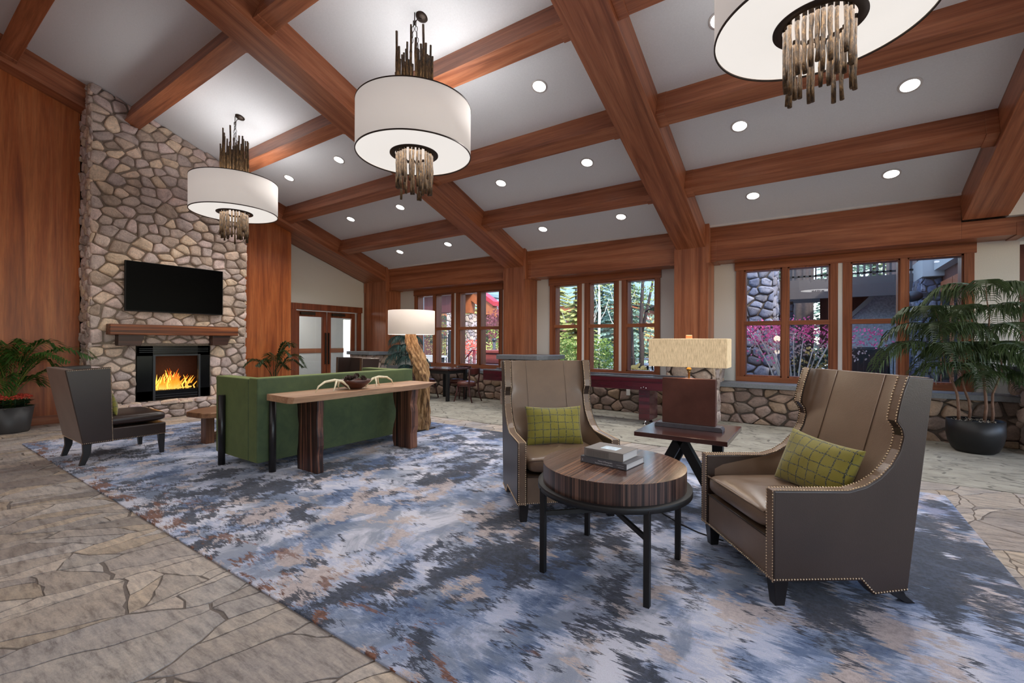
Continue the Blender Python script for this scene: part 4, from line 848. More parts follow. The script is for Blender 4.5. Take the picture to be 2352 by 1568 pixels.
# ------------------------------------------------------------------ fireside chairs
def make_fchair(label):
    t = thing('fireside_chair', label, 'chair', group='armless fireside chairs')   # local front = +Y
    W = .385; z0 = .215
    mesh('back', MB().add([(-W, -.355, z0), (W, -.355, z0), (W, -.29, z0), (-W, -.29, z0), (-W, -.49, .99), (W, -.49, .99), (W, -.41, .99), (-W, -.41, .99)],
        [(0, 3, 2, 1), (4, 5, 6, 7), (0, 1, 5, 4), (1, 2, 6, 5), (2, 3, 7, 6), (3, 0, 4, 7)]), 'grey_back', t, bevel=.01)
    mesh('inner_back', MB().add([(-W+.06, -.28, .40), (W-.06, -.28, .40), (W-.06, -.39, .985), (-W+.06, -.39, .985)], [(0, 1, 2, 3)]), 'dark_leather', t)
    for s in (-1, 1):
        a, c = sorted((s*(W+.004), s*(W-.055)))
        mesh('wing', MB().prism([(-.353, z0-.003), (-.11, z0-.003), (-.13, 1.0), (-.488, .985)], 'x', a, c), 'dark_leather', t, bevel=.008)
        b = MB(); nails(b, [(s*(W+.005), -.118, z0), (s*(W+.005), -.138, .99), (s*(W+.005), -.478, .975)], 0, .0055); o = mesh('nailhead_trim', b, 'nail_brass', t); o['kind'] = 'stuff'
    mesh('seat_base', MB().box(-W, W, -.29, .355, z0, .35), 'dark_leather', t, bevel=.012)
    def cu(u, v):
        a = 2*PI*u; th = PI*v; cp = lambda x, q: math.copysign(abs(x)**q, x); rr_ = abs(math.sin(th))**.35
        return (.375*cp(math.cos(a), .25)*rr_, .055+.325*cp(math.sin(a), .25)*rr_, .42+.06*cp(-math.cos(th), .6))
    mesh('seat_cushion', MB().grid(cu, 56, 18), 'dark_leather', t)
    b = MB(); nails(b, [(W+.004, .355, z0+.01), (W+.004, -.355, z0+.01), (-W, -.357, z0+.01), (-W-.002, .355, z0+.01), (W+.004, .357, z0+.01)], 0, .005); o = mesh('nailhead_trim', b, 'nail_brass', t); o['kind'] = 'stuff'
    for s in (-1, 1):
        x = s*(W-.04); b = MB(); b.add([(x-.03, .29, z0), (x+.03, .29, z0), (x+.03, .35, z0), (x-.03, .35, z0), (x-.02, .31, 0), (x+.02, .31, 0), (x+.02, .345, 0), (x-.02, .345, 0)], [(0, 1, 2, 3), (7, 6, 5, 4), (0, 4, 5, 1), (1, 5, 6, 2), (2, 6, 7, 3), (3, 7, 4, 0)]); mesh('leg', b, 'soft_black_leg', t, bevel=.002)
        mesh('leg', MB().prism([(-.35, z0), (-.28, z0), (-.285, .12), (-.33, 0), (-.375, 0), (-.345, .12)], 'x', x-.022, x+.022), 'soft_black_leg', t, bevel=.002)
    return t
fc = make_fchair('dark brown leather chair with grey splayed back, at left near the fireplace'); fc.location = (-6.58, 1.69, RZ)
pillow('throw_cushion', .36, .26, .12, 'olive_grid_cushion', 'small olive cushion peeking out of the left fireside chair', (-6.46, 1.60, RZ+.60), (math.radians(12), 0, 0))
dup(fc, (-6.72, 4.72, RZ), PI-.06, 'dark brown leather chair beyond the sofa, facing the camera before the glazed doors')
# rustic slab coffee table before the fire
t = thing('rustic_coffee_table', 'low rustic wooden slab table between the sofa and fireplace', 'coffee table', (-6.35, 2.98, RZ))
r_ = random.Random(4); out = []
for k in range(22):
    a = 2*PI*k/22; out.append((.36*math.copysign(abs(math.cos(a))**.7, math.cos(a))*r_.uniform(.93, 1.04), .64*math.copysign(abs(math.sin(a))**.8, math.sin(a))*r_.uniform(.95, 1.03)))
mesh('slab_top', MB().prism(out, 'z', .34, .405), 'rustic_y', t, bevel=.012)
mesh('leg', MB().box(-.06, .08, -.50, -.40, 0, .34), 'rustic_z', t, bevel=.006); mesh('leg', MB().box(-.06, .08, .38, .48, 0, .34), 'rustic_z', t, bevel=.006)
mesh('leg', MB().prism([(.10, .34), (.22, .34), (.36, 0), (.24, 0)], 'y', -.1, 0), 'walnut_z', t, bevel=.005); mesh('stretcher', MB().box(-.04, .04, -.4, .38, .03, .12), 'rustic_y', t, bevel=.005)
# ------------------------------------------------------------------ game table and chairs by the left window
t = thing('game_table', 'small square dark game table by the left window', 'table', (-6.9, 7.53, .004))
mesh('table_top', MB().box(-.36, .36, -.34, .34, .66, .70), 'espresso', t, bevel=.003); mesh('apron', MB().box(-.32, .32, -.30, .30, .585, .66), 'black_matte', t)
for sx in (-1, 1):
    for sy in (-1, 1): mesh('leg', MB().box(sx*.31-.032, sx*.31+.032, sy*.29-.032, sy*.29+.032, 0, .66), 'black_matte', t, bevel=.003)
def make_gchair(label):
    t = thing('klismos_chair', label, 'chair', group='mahogany chairs around the game table')   # front = -Y
    mesh('seat', MB().lathe([(0, .36), (.19, .36), (.205, .38), (.20, .415), (.14, .44), (0, .45)], 32), 'chair_seat', t); mesh('seat_rim', MB().lathe([(0, .33), (.2, .33), (.21, .345), (.2, .362), (0, .362)], 32), 'chair_mahogany', t)
    def back(u, v): a = PI*(.18+.64*u); return (.235*math.cos(a), .07+.19*math.sin(a)+.02*v, .60+.12*v)
    b = MB().grid(back, 20, 3); b.grid(lambda u, v: tuple(c*(1.0 if i == 2 else 1.07) for i, c in enumerate(back(1-u, v))), 20, 3); b.grid(lambda u, v: (lambda p: (p[0]*(1+.07*v), p[1]*(1+.07*v), p[2]))(back(u, 1)), 20, 1)
    mesh('back_rail', b, 'chair_mahogany', t)
    for s in (-1, 1):
        mesh('leg', MB().tube([(s*.19, .27, 0), (s*.18, .20, .18), (s*.175, .18, .38), (s*.19, .20, .55), (s*.205, .205, .70)], [.013, .017, .02, .017, .016], 8), 'chair_mahogany', t)
        mesh('leg', MB().tube([(s*.18, -.20, 0), (s*.16, -.15, .18), (s*.14, -.12, .34)], [.012, .016, .02], 8), 'chair_mahogany', t)
    return t
g = make_gchair('dark mahogany chair at the right side of the game table'); g.location = (-6.28, 7.50, .004); g.rotation_euler = (0, 0, -PI/2+.1)
dup(g, (-7.42, 7.44, .004), PI/2, 'dark mahogany chair at the left side of the game table, behind the slab end')
dup(g, (-6.86, 7.98-.08, .004), .05, 'mahogany chair tucked behind the game table, against the stone wall')
# shuffleboard
t = thing('shuffleboard_table', 'long dark red shuffleboard table along the middle windows', 'game table', (-3.56, 7.18, .004)); L = 1.84
mesh('cabinet', MB().box(-L, L, -.23, .23, .545, .735), 'red_mahogany', t, bevel=.004)
mesh('play_surface', MB().box(-L+.05, L-.05, -.16, .16, .735, .742), 'black_glossy', t)
mesh('rail', MB().box(-L, L, -.235, -.2, .735, .76), 'pewter', t, bevel=.003); mesh('rail', MB().box(-L, L, .2, .235, .735, .76), 'pewter', t, bevel=.003)
for x in (-1.3, 1.32):
    mesh('pedestal', MB().box(x-.085, x+.085, -.2, .22, .07, .545), 'red_mahogany', t, bevel=.004)
    for y in (-.14, .16): mesh('foot', MB().lathe([(.045, 0), (.04, .008), (.014, .03), (.014, .07)], 16, c=(x, y)), 'chrome', t)
    for k in (-.04, 0, .04): mesh('bolt', MB().sphere((x+k, -.232, .58+.014*(k == 0)), .009, 8, 5), 'chrome', t)
# wall outlet
tag(mesh('wall_outlet', MB().box(-.035, .035, -.008, 0, -.055, .055), 'plaster_wall', loc=(-2.86, 8.0, .38), bevel=.003), 'small grey outlet plate on the stone wall under middle windows', 'outlet')
# ------------------------------------------------------------------ plants
def frond(b, base, az, reach, height, droop, n=20, ll=.20, w_=.011, sb=None, r_=rnd, up0=.35):
    d = Vector((math.cos(az), math.sin(az), 0)); pts = []
    for k in range(15):
        q = k/14; pts.append(Vector(base)+d*(reach*(q**1.4))+Vector((0, 0, height*math.sin(q*PI*.5)-droop*q**3)))
    (sb or b).tube(pts, [.0065*(1-.75*k/14) for k in range(15)], 5)
    sd = Vector((-d.y, d.x, 0))
    for k in range(n):
        q = up0+(1-up0)*k/(n-1); i = min(13, int(q*14)); p = pts[i].lerp(pts[i+1], q*14-i); tg = (pts[i+1]-pts[i]).normalized(); l_ = ll*(math.sin(PI*min(1, (k+2.5)/(n+2)))**.6)*r_.uniform(.85, 1.1)
        for s in (-1, 1):
            dr = (tg*.75+sd*s*.8+Vector((0, 0, .18))).normalized()
            m = p+dr*l_*.55; e = p+dr*l_+Vector((0, 0, -l_*.35)); u_ = (m-p).cross(Vector((0, 0, 1))).normalized()*w_
            b.add([p, m-u_, m+u_, m.lerp(e, .6)-u_*.55, m.lerp(e, .6)+u_*.55, e], [(0, 1, 2), (1, 3, 4, 2), (3, 5, 4)], smooth=False)
def palm(label, loc, fr, leaf, pot=None, seed=1, ll=.2, w_=.011, base_z=.36):
    t = thing('potted_palm', label, 'plant', loc); r_ = random.Random(seed)
    for az, rc, h_, dp in fr:
        b, sb = MB(), MB(); frond(b, (r_.uniform(-.04, .04), r_.uniform(-.04, .04), base_z), az, rc, h_, dp, ll=ll, w_=w_, sb=sb, r_=r_)
        o = mesh('frond', b, leaf, t); mesh('frond_stalk', sb, 'palm_stem' if leaf == 'palm_leaf' else 'palm_leaf_dark', o)
    return t
r_ = random.Random(12)
fr = [(math.radians(a), rc, h_, dp) for a, rc, h_, dp in ((50, .95, 1.02, .32), (36, .80, .92, .26), (75, .80, .72, .38), (15, .45, 1.05, .2), (60, .5, 1.08, .25), (-50, .5, 1.05, .3), (-120, .5, .95, .3), (100, .45, .80, .2), (140, .35, .88, .2), (190, .5, .85, .25), (230, .5, .8, .3), (280, .45, .86, .25), (320, .4, .80, .25), (10, .34, .90, .2), (-20, .45, .6, .3), (95, .30, .45, .12), (160, .25, .98, .15), (350, .2, 1.0, .15))]
t = palm('green palm with red flowers at its foot, at the left picture edge', (-9.38, 1.26, -.0), fr, 'palm_leaf', seed=3, ll=.34, w_=.015, base_z=.34)
mesh('pot', MB().lathe([(0, 0), (.19, 0), (.20, .02), (.245, .36), (.235, .36), (.22, .33), (0, .32)], 48), 'pot_grey', t)
b = MB(); r_ = random.Random(5)
for k in range(160): a = r_.uniform(0, 6.28); q = r_.uniform(.12, .245); p = Vector((q*math.cos(a), q*math.sin(a), .345)); b.leaf(p, p+Vector((r_.uniform(-.05, .05)+.03*math.cos(a), r_.uniform(-.05, .05)+.03*math.sin(a), r_.uniform(-.01, .02))), .006)
mesh('moss', b, 'moss', t)['kind'] = 'stuff'
for k in range(9):
    a = 2*PI*k/9+.2; c = Vector((.165*math.cos(a), .165*math.sin(a), .36)); kp = thing('kalanchoe', 'small coral red flowering plant set around the palm in grey pot', 'flower', (-9.38+c.x, 1.26+c.y, c.z), group='coral kalanchoes in the palm pot')
    b = MB(); f = MB()
    for j in range(26): aa = r_.uniform(0, 6.28); e = Vector((.09*math.cos(aa), .09*math.sin(aa), r_.uniform(.0, .10))); b.leaf((e.x*.15, e.y*.15, e.z*.6), e, .028)
    for j in range(46): aa = r_.uniform(0, 6.28); q = .066*math.sqrt(r_.random()); f.sphere((q*math.cos(aa), q*math.sin(aa), .115+.045*(1-(q/.068)**2)+r_.uniform(-.006, .006)), .0115, 5, 3, .6)
    b.tube([(0, 0, 0), (0, 0, .1)], .005, 5); mesh('foliage', b, 'kalanchoe_leaf', kp); mesh('flower_head', f, 'coral_flower', kp)
fr = [(math.radians(a), rc, h_, dp) for a, rc, h_, dp in ((20, .42, .78, .2), (55, .50, .72, .28), (85, .62, .62, .3), (-30, .35, .70, .2), (-70, .45, .62, .22), (-100, .55, .60, .2), (110, .5, .52, .25), (35, .30, .90, .12), (150, .3, .7, .2), (75, .38, .86, .1))]
t = palm('darker palm in front of the narrow wood panel, right of the chimney', (-9.25, 4.92, 0), fr, 'palm_leaf_dark', seed=9, ll=.30, w_=.014, base_z=.42)
mesh('pot', MB().lathe([(0, 0), (.16, 0), (.21, .40), (.2, .40), (.19, .37), (0, .36)], 40), 'pot_grey', t)
# Norfolk pines
def norfolk(label, loc, stems, mat, seed, pot=True, needle=.03, tier=.16):
    t = thing('norfolk_pine', label, 'plant', loc); r_ = random.Random(seed)
    if pot:
        mesh('pot', MB().lathe([(0, 0), (.165, 0), (.20, .03), (.24, .12), (.257, .22), (.255, .385), (.243, .385), (.24, .35), (0, .35)], 56), 'pot_black', t)
        b = MB()
        for k in range(260): a = r_.uniform(0, 6.28); q = .24*math.sqrt(r_.random()); p = Vector((q*math.cos(a), q*math.sin(a), .35+.03*(1-q/.25))); b.leaf(p, p+Vector((r_.uniform(-.04, .04), r_.uniform(-.04, .04), r_.uniform(0, .03))), .005)
        mesh('moss', b, 'moss', t)['kind'] = 'stuff'
    for (bx, by, tx, ty, zt_, zl, reach) in stems:
        p0 = Vector((bx, by, .33)); p1 = Vector((tx, ty, zt_)); pts = [p0.lerp(p1, q/8)+Vector((.02*math.sin(q*1.3+bx*9), .02*math.cos(q*1.7), 0)) for q in range(9)]
        st = mesh('trunk', MB().tube(pts, [.017-.0016*q for q in range(9)], 8), 'pine_stem', t)
        z = zl
        while z < zt_+.10:
            f_ = min(.999, (z-.33)/(zt_-.33)); c = pts[min(7, int(f_*8))].lerp(pts[min(8, int(f_*8)+1)], f_*8-int(f_*8)); a0 = r_.uniform(0, 6.28); nb = 5 if reach > .7 else 4
            R = reach*(1.05-.45*max(0, (z-zl)/(zt_-zl+.01)))*r_.uniform(.85, 1.1)
            for k in range(nb):
                az = a0+2*PI*k/nb+r_.uniform(-.25, .25); d = Vector((math.cos(az), math.sin(az), 0)); sd = Vector((-d.y, d.x, 0)); Rb = R*r_.uniform(.75, 1.1); b = MB()
                bp = [c+d*Rb*(q-.08*q*q)+Vector((0, 0, .22*Rb*math.sin(q*2.2)-.50*Rb*q**2.6)) for q in [j/10 for j in range(11)]]
                b.tube(bp, [.0048*(1-.075*j) for j in range(11)], 4)
                for j in range(30):
                    q = .12+.88*j/29; i = min(9, int(q*10)); p = bp[i].lerp(bp[i+1], q*10-i)
                    for s in (-1, 1):
                        L_ = (.20*math.sin(PI*min(1, .16+q*.74))**.8+.03)*r_.uniform(.7, 1.2)*(reach/.6)**.5; out_ = (sd*s*r_.uniform(.5, .9)+d*r_.uniform(.25, .6)).normalized()
                        m1 = p+out_*L_*.42+Vector((0, 0, -.04*L_)); m2 = p+out_*L_*.70+Vector((0, 0, -.34*L_)); tip = p+out_*L_*.82+Vector((0, 0, -.78*L_)); wv = d*.0068
                        for wv in (d*.0062, Vector((0, 0, .0045))):
                            b.add([p-wv*.5, p+wv*.5, m1-wv, m1+wv, m2-wv, m2+wv, tip], [(0, 1, 3, 2), (2, 3, 5, 4), (4, 5, 6)])
                o = mesh('bough', b, mat, st)
            z += tier*r_.uniform(.85, 1.1)
    return t
norfolk('tall drooping Norfolk pine in round black pot at right', (1.56, 7.56, .004), [(-.12, -.02, -.36, .0, 1.72, 1.22, .78), (-.03, .08, -.12, .1, 1.40, 1.0, .56), (.06, -.05, .10, -.03, 2.04, 1.18, .84), (.14, .06, .26, .1, 1.30, .92, .48)], 'pine_needle', 21, tier=.25)
norfolk('bluish Norfolk pine in the corner behind the driftwood lamp', (-7.9, 7.3, .004), [(-.05, 0, -.08, 0, 1.62, .95, .55), (.08, .05, .12, .0, 1.2, .7, .45)], 'pine_blue', 33, tier=.22)
# ------------------------------------------------------------------ outdoors
struct(mesh('ground_outside', MB().box(-60, 30, 8.79, 80, -.3, -.06).box(-60, 30, -50, -7, -.3, -.06).box(6.7, 30, -7, 8.79, -.3, -.06), 'out_ground'))
struct(mesh('patio_paving', MB().box(-14, 1.9, 8.8, 24, -.06, -.03), 'out_patio'))
def leaves(b, c, r, n, size, r_, hollow=.5, down=0):
    for _ in range(n):
        u = r_.uniform(-1, 1); a = r_.uniform(0, 6.28); q = hollow+(1-hollow)*r_.random(); s_ = math.sqrt(1-u*u)
        p = Vector((c[0]+r[0]*q*s_*math.cos(a), c[1]+r[1]*q*s_*math.sin(a), c[2]+r[2]*q*u)); d = Vector((r_.uniform(-1, 1), r_.uniform(-1, 1), r_.uniform(-1, .6)-down)).normalized()*size*r_.uniform(.6, 1.3)
        n_ = Vector((r_.uniform(-1, 1), r_.uniform(-1, 1), r_.uniform(-.3, 1))).normalized(); b.leaf(p, p+d, size*.3, n_)
def plant(name, label, cat, loc, stems, blobs, lmat, tmat='out_trunk', size=.08, seed=1, group=None, rad=.03, sec=None):
    t = thing(name, label, cat, loc, group=group); r_ = random.Random(seed); b = MB(); s = MB()
    for st in stems: s.tube([p[:3] for p in st], [p[3] if len(p) > 3 else rad*(1-.6*i/len(st)) for i, p in enumerate(st)], 8)
    for (c, r, n) in blobs: leaves(b, c, r, n, size, r_)
    mesh('foliage', b, lmat, t); 
    if stems: mesh('trunk', s, tmat, t)
    if sec:
        c2 = MB(); [leaves(c2, c, r, n, size, r_) for (c, r, n) in sec[1]]; mesh('foliage', c2, sec[0], t)
    return t
def conifer(label, loc, h, R, mat, seed, n=26, group='conifers beyond the patio'):
    t = thing('conifer', label, 'tree', loc, group=group); r_ = random.Random(seed); b = MB()
    for k in range(n):
        f_ = k/n; z = h*(.12+.88*f_); rr_ = R*(1-f_)**.8+.1
        for j in range(int(9+10*(1-f_))):
            a = r_.uniform(0, 6.28); L_ = rr_*r_.uniform(.7, 1.1); d = Vector((math.cos(a), math.sin(a), -.28))
            for q in range(7):
                p = Vector((0, 0, z))+d*L_*(q+1)/7; sd = Vector((-d.y, d.x, 0))
                for s_ in (-1, 1): b.leaf(p, p+sd*s_*L_*.22*(1.2-q/7)+d*L_*.12+Vector((0, 0, -.06*L_)), .05*L_**.5+.02, Vector((0, 0, 1)))
    mesh('foliage', b, mat, t); mesh('trunk', MB().tube([(0, 0, 0), (0, 0, h*.95)], [R*.09, .03], 8), 'out_trunk', t); return t
# tall conifers closing the view
r_ = random.Random(77)
CONI = [(-36, 40, 'far left window, behind the redwood porch'), (-29, 36, 'left window, behind the green roof'), (-24.5, 42, 'left window, right of the green roof'), (-19.5, 37, 'middle windows, behind the low building at left'),
        (-16, 44, 'middle windows, between birch stems'), (-12.2, 36, 'middle windows, behind the dark forked tree'), (-9.5, 43, 'middle windows, at the right pane'), (-5.5, 40, 'hidden near the post'), (.8, 24, 'right window, below the balcony'), (5, 45, 'right window, far right'), (-1.6, 25, 'right window, behind the pine trunk'), (2.2, 27, 'right window, behind the stair wall'), (-14.2, 26, 'middle windows, left pane'), (-10.6, 25, 'middle windows, behind birches'), (-8.4, 23, 'middle windows, right pane'), (-21, 25, 'left window, before the roof')]
for k, (x, y, lab) in enumerate(CONI): conifer('tall pale green conifer seen through the '+lab if 'window' in lab else 'tall conifer behind the timber post outside', (x, y, -.1), (12 if y > 30 else 7.5), (3.4 if y > 30 else 1.7), 'out_conifer' if k % 3 else 'out_yellow', 100+k, n=30)
conifer('young spruce outside the left pane of the middle windows', (-7.6, 15.5, -.05), 3.6, 1.1, 'out_yellow', 141, n=20, group=None)
# long low building behind the pool
t = thing('low_lodge_building', 'low redwood lodge with grey green roof beyond the pool', 'building', (-20, 31, 0))
mesh('wall', MB().box(-12, 9.5, 0, 6, -.1, 3.7), 'out_redwood', t); mesh('soffit', MB().box(-12.4, 9.9, -.5, 0, 3.6, 4.05), 'out_orange', t)
mesh('roof', MB().prism([(-.7, 4.0), (-.7, 4.2), (4, 6.9), (8.5, 4.2), (8.5, 4.0)], 'x', -12.6, 10.1), 'out_roof', t)
for x in (-10, -7, -4, -1, 2, 5, 8): w_ = mesh('window', MB().box(x-.6, x+.6, -.03, .02, 1.0, 2.6), 'out_darkred', t); mesh('pane', MB().box(x-.5, x+.5, -.04, -.03, 1.1, 2.5), 'black_glossy', w_)
# redwood porch at the left window
t = thing('redwood_porch', 'dark red porch beam and gable on stone pillars beyond the left window', 'porch', (-12, 13.2, 0))
mesh('porch_beam', MB().box(-3.5, .42, 0, .4, 2.42, 3.2), 'out_darkred', t, bevel=.02); mesh('porch_roof', MB().box(-4, .5, -.4, 3.2, 3.2, 3.32), 'out_roof', t)
mesh('gable', MB().prism([(.05, 2.45), (.35, 2.45), (.4, 2.95), (1.5, 2.25), (1.5, 2.75), (.05, 3.75)], 'y', .9, 1.2), 'out_orange', t); mesh('gable_trim', MB().prism([(.0, 3.7), (1.6, 2.68), (1.6, 2.85), (0, 3.9)], 'y', .82, 1.25), 'red_rail', t)
for x in (.10, .30):
    yy = .05 if x < .2 else .95; p_ = mesh('pillar', MB().box(x-.17, x+.17, yy, yy+.34, 0, 2.42), 'mortar_dark', t); b = MB(); lay(b, [(x-.2, 0), (x+.2, 0), (x+.2, 2.4), (x-.2, 2.4)], lambda u, v: (u, yy, v), (0, -1, 0), .17, .02, .05, 1.2, 91); lay(b, [(yy, 0), (yy+.34, 0), (yy+.34, 2.4), (yy, 2.4)], lambda u, v: (x+.17, u, v), (1, 0, 0), .17, .02, .05, 1.2, 92); mesh('stonework', b, 'fieldstone_outdoor', p_)
def fence(name, label, x0, x1, y, z0, z1, step, mat='black_matte', rails=(.12, .92)):
    t = thing(name, label, 'fence', ((x0+x1)/2, y, 0)); b = MB(); hw = (x1-x0)/2; n = int((x1-x0)/step)
    for r in rails: zz = z0+(z1-z0)*r; b.box(-hw, hw, -.015, .015, zz-.015, zz+.015)
    for k in range(n+1): x = -hw+k*step; b.box(x-.008, x+.008, -.008, .008, z0, z1)
    mesh('bars', b, mat, t); 
    for s in (-1, 1): mesh('fence_post', MB().box(s*hw-.035, s*hw+.035, -.035, .035, 0, z1+.06), mat, t)
    return t
f = fence('iron_fence', 'black iron pool fence with green sign outside the left window', -13.6, -10.75, 12.0, .05, 1.55, .1)
mesh('sign', MB().box(-.08, .10, -.04, -.03, .95, 1.25), 'green_sign', f)
tag(mesh('gate_post', MB().box(-.09, .09, -.09, .09, 0, 1.7), 'black_matte', loc=(-10.72, 12.0, -.03)), 'thick black gate post at the right end of iron fence', 'post')
t = thing('patio_bench', 'pale bench slab in front of the iron fence outside', 'bench', (-11.2, 11.3, -.03)); mesh('seat', MB().box(-.6, .7, -.2, .2, .78, .84), 'out_fascia_white', t); [mesh('leg', MB().box(x-.03, x+.03, -.15, .15, 0, .78), 'black_matte', t) for x in (-.5, .6)]
t = thing('hot_tub_enclosure', 'dusty red panelled tub enclosure outside the left window', 'enclosure', (-8.15, 11.2, -.03)); mesh('wall', MB().box(-.45, .9, -.3, .9, 0, .98), 'out_tub', t, bevel=.01); mesh('top_rail', MB().box(-.5, .95, -.35, .95, .98, 1.06), 'out_tub', t, bevel=.01)
for z in (.35, .66): mesh('board_line', MB().box(-.46, .91, -.31, -.3, z, z+.02), 'out_darkred', t)
t = thing('stair_railing', 'bright red metal stair railing outside the left window', 'railing', (-8.65, 10.5, -.03))
mesh('rail', MB().tube([(-.28, 0, .72), (.06, 0, 1.06), (.18, 0, 1.06)], .02, 8), 'red_rail', t); [mesh('post', MB().tube([(x, 0, 0), (x, 0, z)], .018, 8), 'red_rail', t) for x, z in ((-.25, .75), (-.05, .95), (.12, 1.06), (.18, 1.06))]
t = thing('bollard_light', 'slim grey bollard light standing outside near tub enclosure', 'lamp', (-9.6, 13.0, -.03)); mesh('post', MB().lathe([(.05, 0), (.05, 1.3)], 16), 'pewter', t); mesh('cap', MB().lathe([(.03, 1.3), (.09, 1.36), (.09, 1.42), (0, 1.46)], 16), 'dark_grey_metal', t)
plant('plum_tree', 'small purple leaved tree outside the right pane of left window', 'tree', (-9.95, 13.9, -.05), [[(0, 0, 0, .04), (.05, 0, .8, .035), (.02, 0, 1.5, .03), (.25, .1, 2.3, .012)], [(.03, 0, 1.2, .025), (-.3, 0, 2.0, .01)]], [((0, 0, 2.0), (.7, .6, .75), 520)], 'out_plum', 'dark_bark', .10, 5, sec=('out_green', [((0, 0, 1.5), (.7, .6, .5), 200)]))
plant('red_shrub', 'crimson leaved shrub outside beside the porch pillar', 'shrub', (-10.6, 12.9, -.05), [[(0, 0, 0), (0, 0, .8)]], [((0, 0, 1.1), (.38, .3, .35), 260)], 'coral_flower', size=.07, seed=6)
plant('yellow_shrub', 'yellow green autumn shrub behind the tub enclosure', 'shrub', (-10.8, 16.0, -.05), [[(0, 0, 0), (0, 0, 1)]], [((0, 0, 1.0), (1.3, .8, .8), 700)], 'out_yellow', size=.11, seed=7)
plant('autumn_shrub', 'orange and straw coloured bushes behind the iron fence', 'shrub', (-14.2, 15.5, -.05), [[(0, 0, 0), (0, 0, 1)]], [((0, 0, 1.6), (1.6, .8, 1.1), 700)], 'out_straw', size=.12, seed=8, sec=('out_conifer', [((.2, 0, 2.0), (1.7, .9, 1.0), 600)]))
# middle windows
plant('green_shrub', 'bushy green shrub filling the lower left middle window', 'shrub', (-5.45, 10.5, -.05), [[(0, 0, 0), (0, 0, .9)]], [((0, 0, .85), (.5, .4, .75), 1500)], 'out_green', size=.06, seed=9, group='green shrubs outside')
plant('green_shrub', 'bushy green shrub in the lower centre pane of middle windows', 'shrub', (-4.55, 10.6, -.05), [[(0, 0, 0), (0, 0, .9)]], [((0, 0, .95), (.42, .35, .62), 1200)], 'out_green', size=.06, seed=10, group='green shrubs outside')
def birch(label, x, y, h, seed):
    r_ = random.Random(seed); st = [[(0, 0, 0, .07), (.05, 0, h*.5, .055), (0, 0, h, .02)]]
    for k in range(7): z = h*(.25+.09*k); a = r_.uniform(-1, 1); st.append([(.03, 0, z, .018), (.4*a, .1, z+.45, .012), (.7*a, .1, z+1.0, .004)])
    plant('birch_tree', label, 'tree', (x, y, -.05), st, [((0, 0, h*.85), (.8, .7, 1.0), 260)], 'out_yellow', 'birch_bark', .1, seed, group='white stemmed birches')
birch('white birch stem at the left of the centre pane outside', -7.55, 17.5, 5.0, 61); birch('white birch stem in the middle of centre pane outside', -7.05, 18.2, 5.4, 62); birch('white birch stem at the right of the centre pane outside', -6.55, 17.4, 5.6, 63)
plant('bare_bush', 'pale leafless many stemmed bush behind green shrub outside', 'shrub', (-7.4, 15.6, -.05), [[(0, 0, 0, .02), (math.sin(k)*.3, .1*math.cos(k*2), 1.5, .014), (math.sin(k)*.75, .2*math.cos(k*2), 2.5+.2*math.cos(k*3), .004)] for k in range(14)], [((0, 0, 2.0), (.5, .4, .5), 40)], 'out_palepink', 'birch_bark', .05, 13)
plant('forked_tree', 'dark forked tree in the right pane of the middle windows', 'tree', (-3.62, 11.0, -.05), [[(0, 0, 0, .075), (.03, 0, 1.2, .06), (.0, 0, 1.75, .055), (.06, 0, 3.2, .03), (.1, 0, 4.4, .02)], [(.02, 0, 1.6, .05), (.15, .05, 2.2, .035), (.35, .1, 3.3, .02)], [(.04, 0, 2.2, .025), (-.25, 0, 2.28, .015), (-.5, 0, 2.6, .008)], [(.12, 0, 2.1, .02), (.45, 0, 2.3, .012)]],
      [((0, .3, 2.9), (1.0, .8, .9), 420), ((-.9, .6, 2.7), (.6, .5, .6), 160)], 'out_yellow', 'dark_bark', .07, 14, sec=('out_green', [((0, .3, 3.0), (1.1, .9, .8), 300)]))
plant('leaning_trunk', 'broad shaded tree trunk at left of the forked tree', 'tree', (-4.02, 11.4, -.05), [[(.05, 0, 0, .16), (-.02, 0, 1.0, .12), (-.05, 0, 2.2, .10), (-.2, 0, 4.0, .07)]], [((-.1, 0, 3.6), (.7, .6, .5), 120)], 'out_conifer', 'dark_bark', .09, 15)
plant('straw_grass_tuft', 'tuft of straw coloured grass below the forked tree', 'grass tuft', (-3.45, 10.3, -.05), [[(0, 0, 0), (0, 0, .1)]], [((0, 0, .62), (.25, .2, .16), 120)], 'out_straw', size=.16, seed=16)
plant('tan_hedge', 'tan autumn hedge beyond the patio tables outside', 'hedge', (-9.6, 27.5, -.05), [[(0, 0, 0), (0, 0, 1)]], [((0, 0, 1.6), (5.0, 1.0, 1.3), 1800)], 'out_straw', size=.22, seed=17, sec=('out_palepink', [((0, 0, 2.2), (5, 1, .8), 500)]))
struct(mesh('pool_edge', MB().box(-14.5, -8, 21.4, 27, -.05, .02), 'out_fascia_white')); tag(mesh('swimming_pool', MB().box(-14.1, -8.4, 21.8, 26.6, -.04, .03), 'pool_water'), 'blue swimming pool beyond the patio seen through middle windows', 'pool')
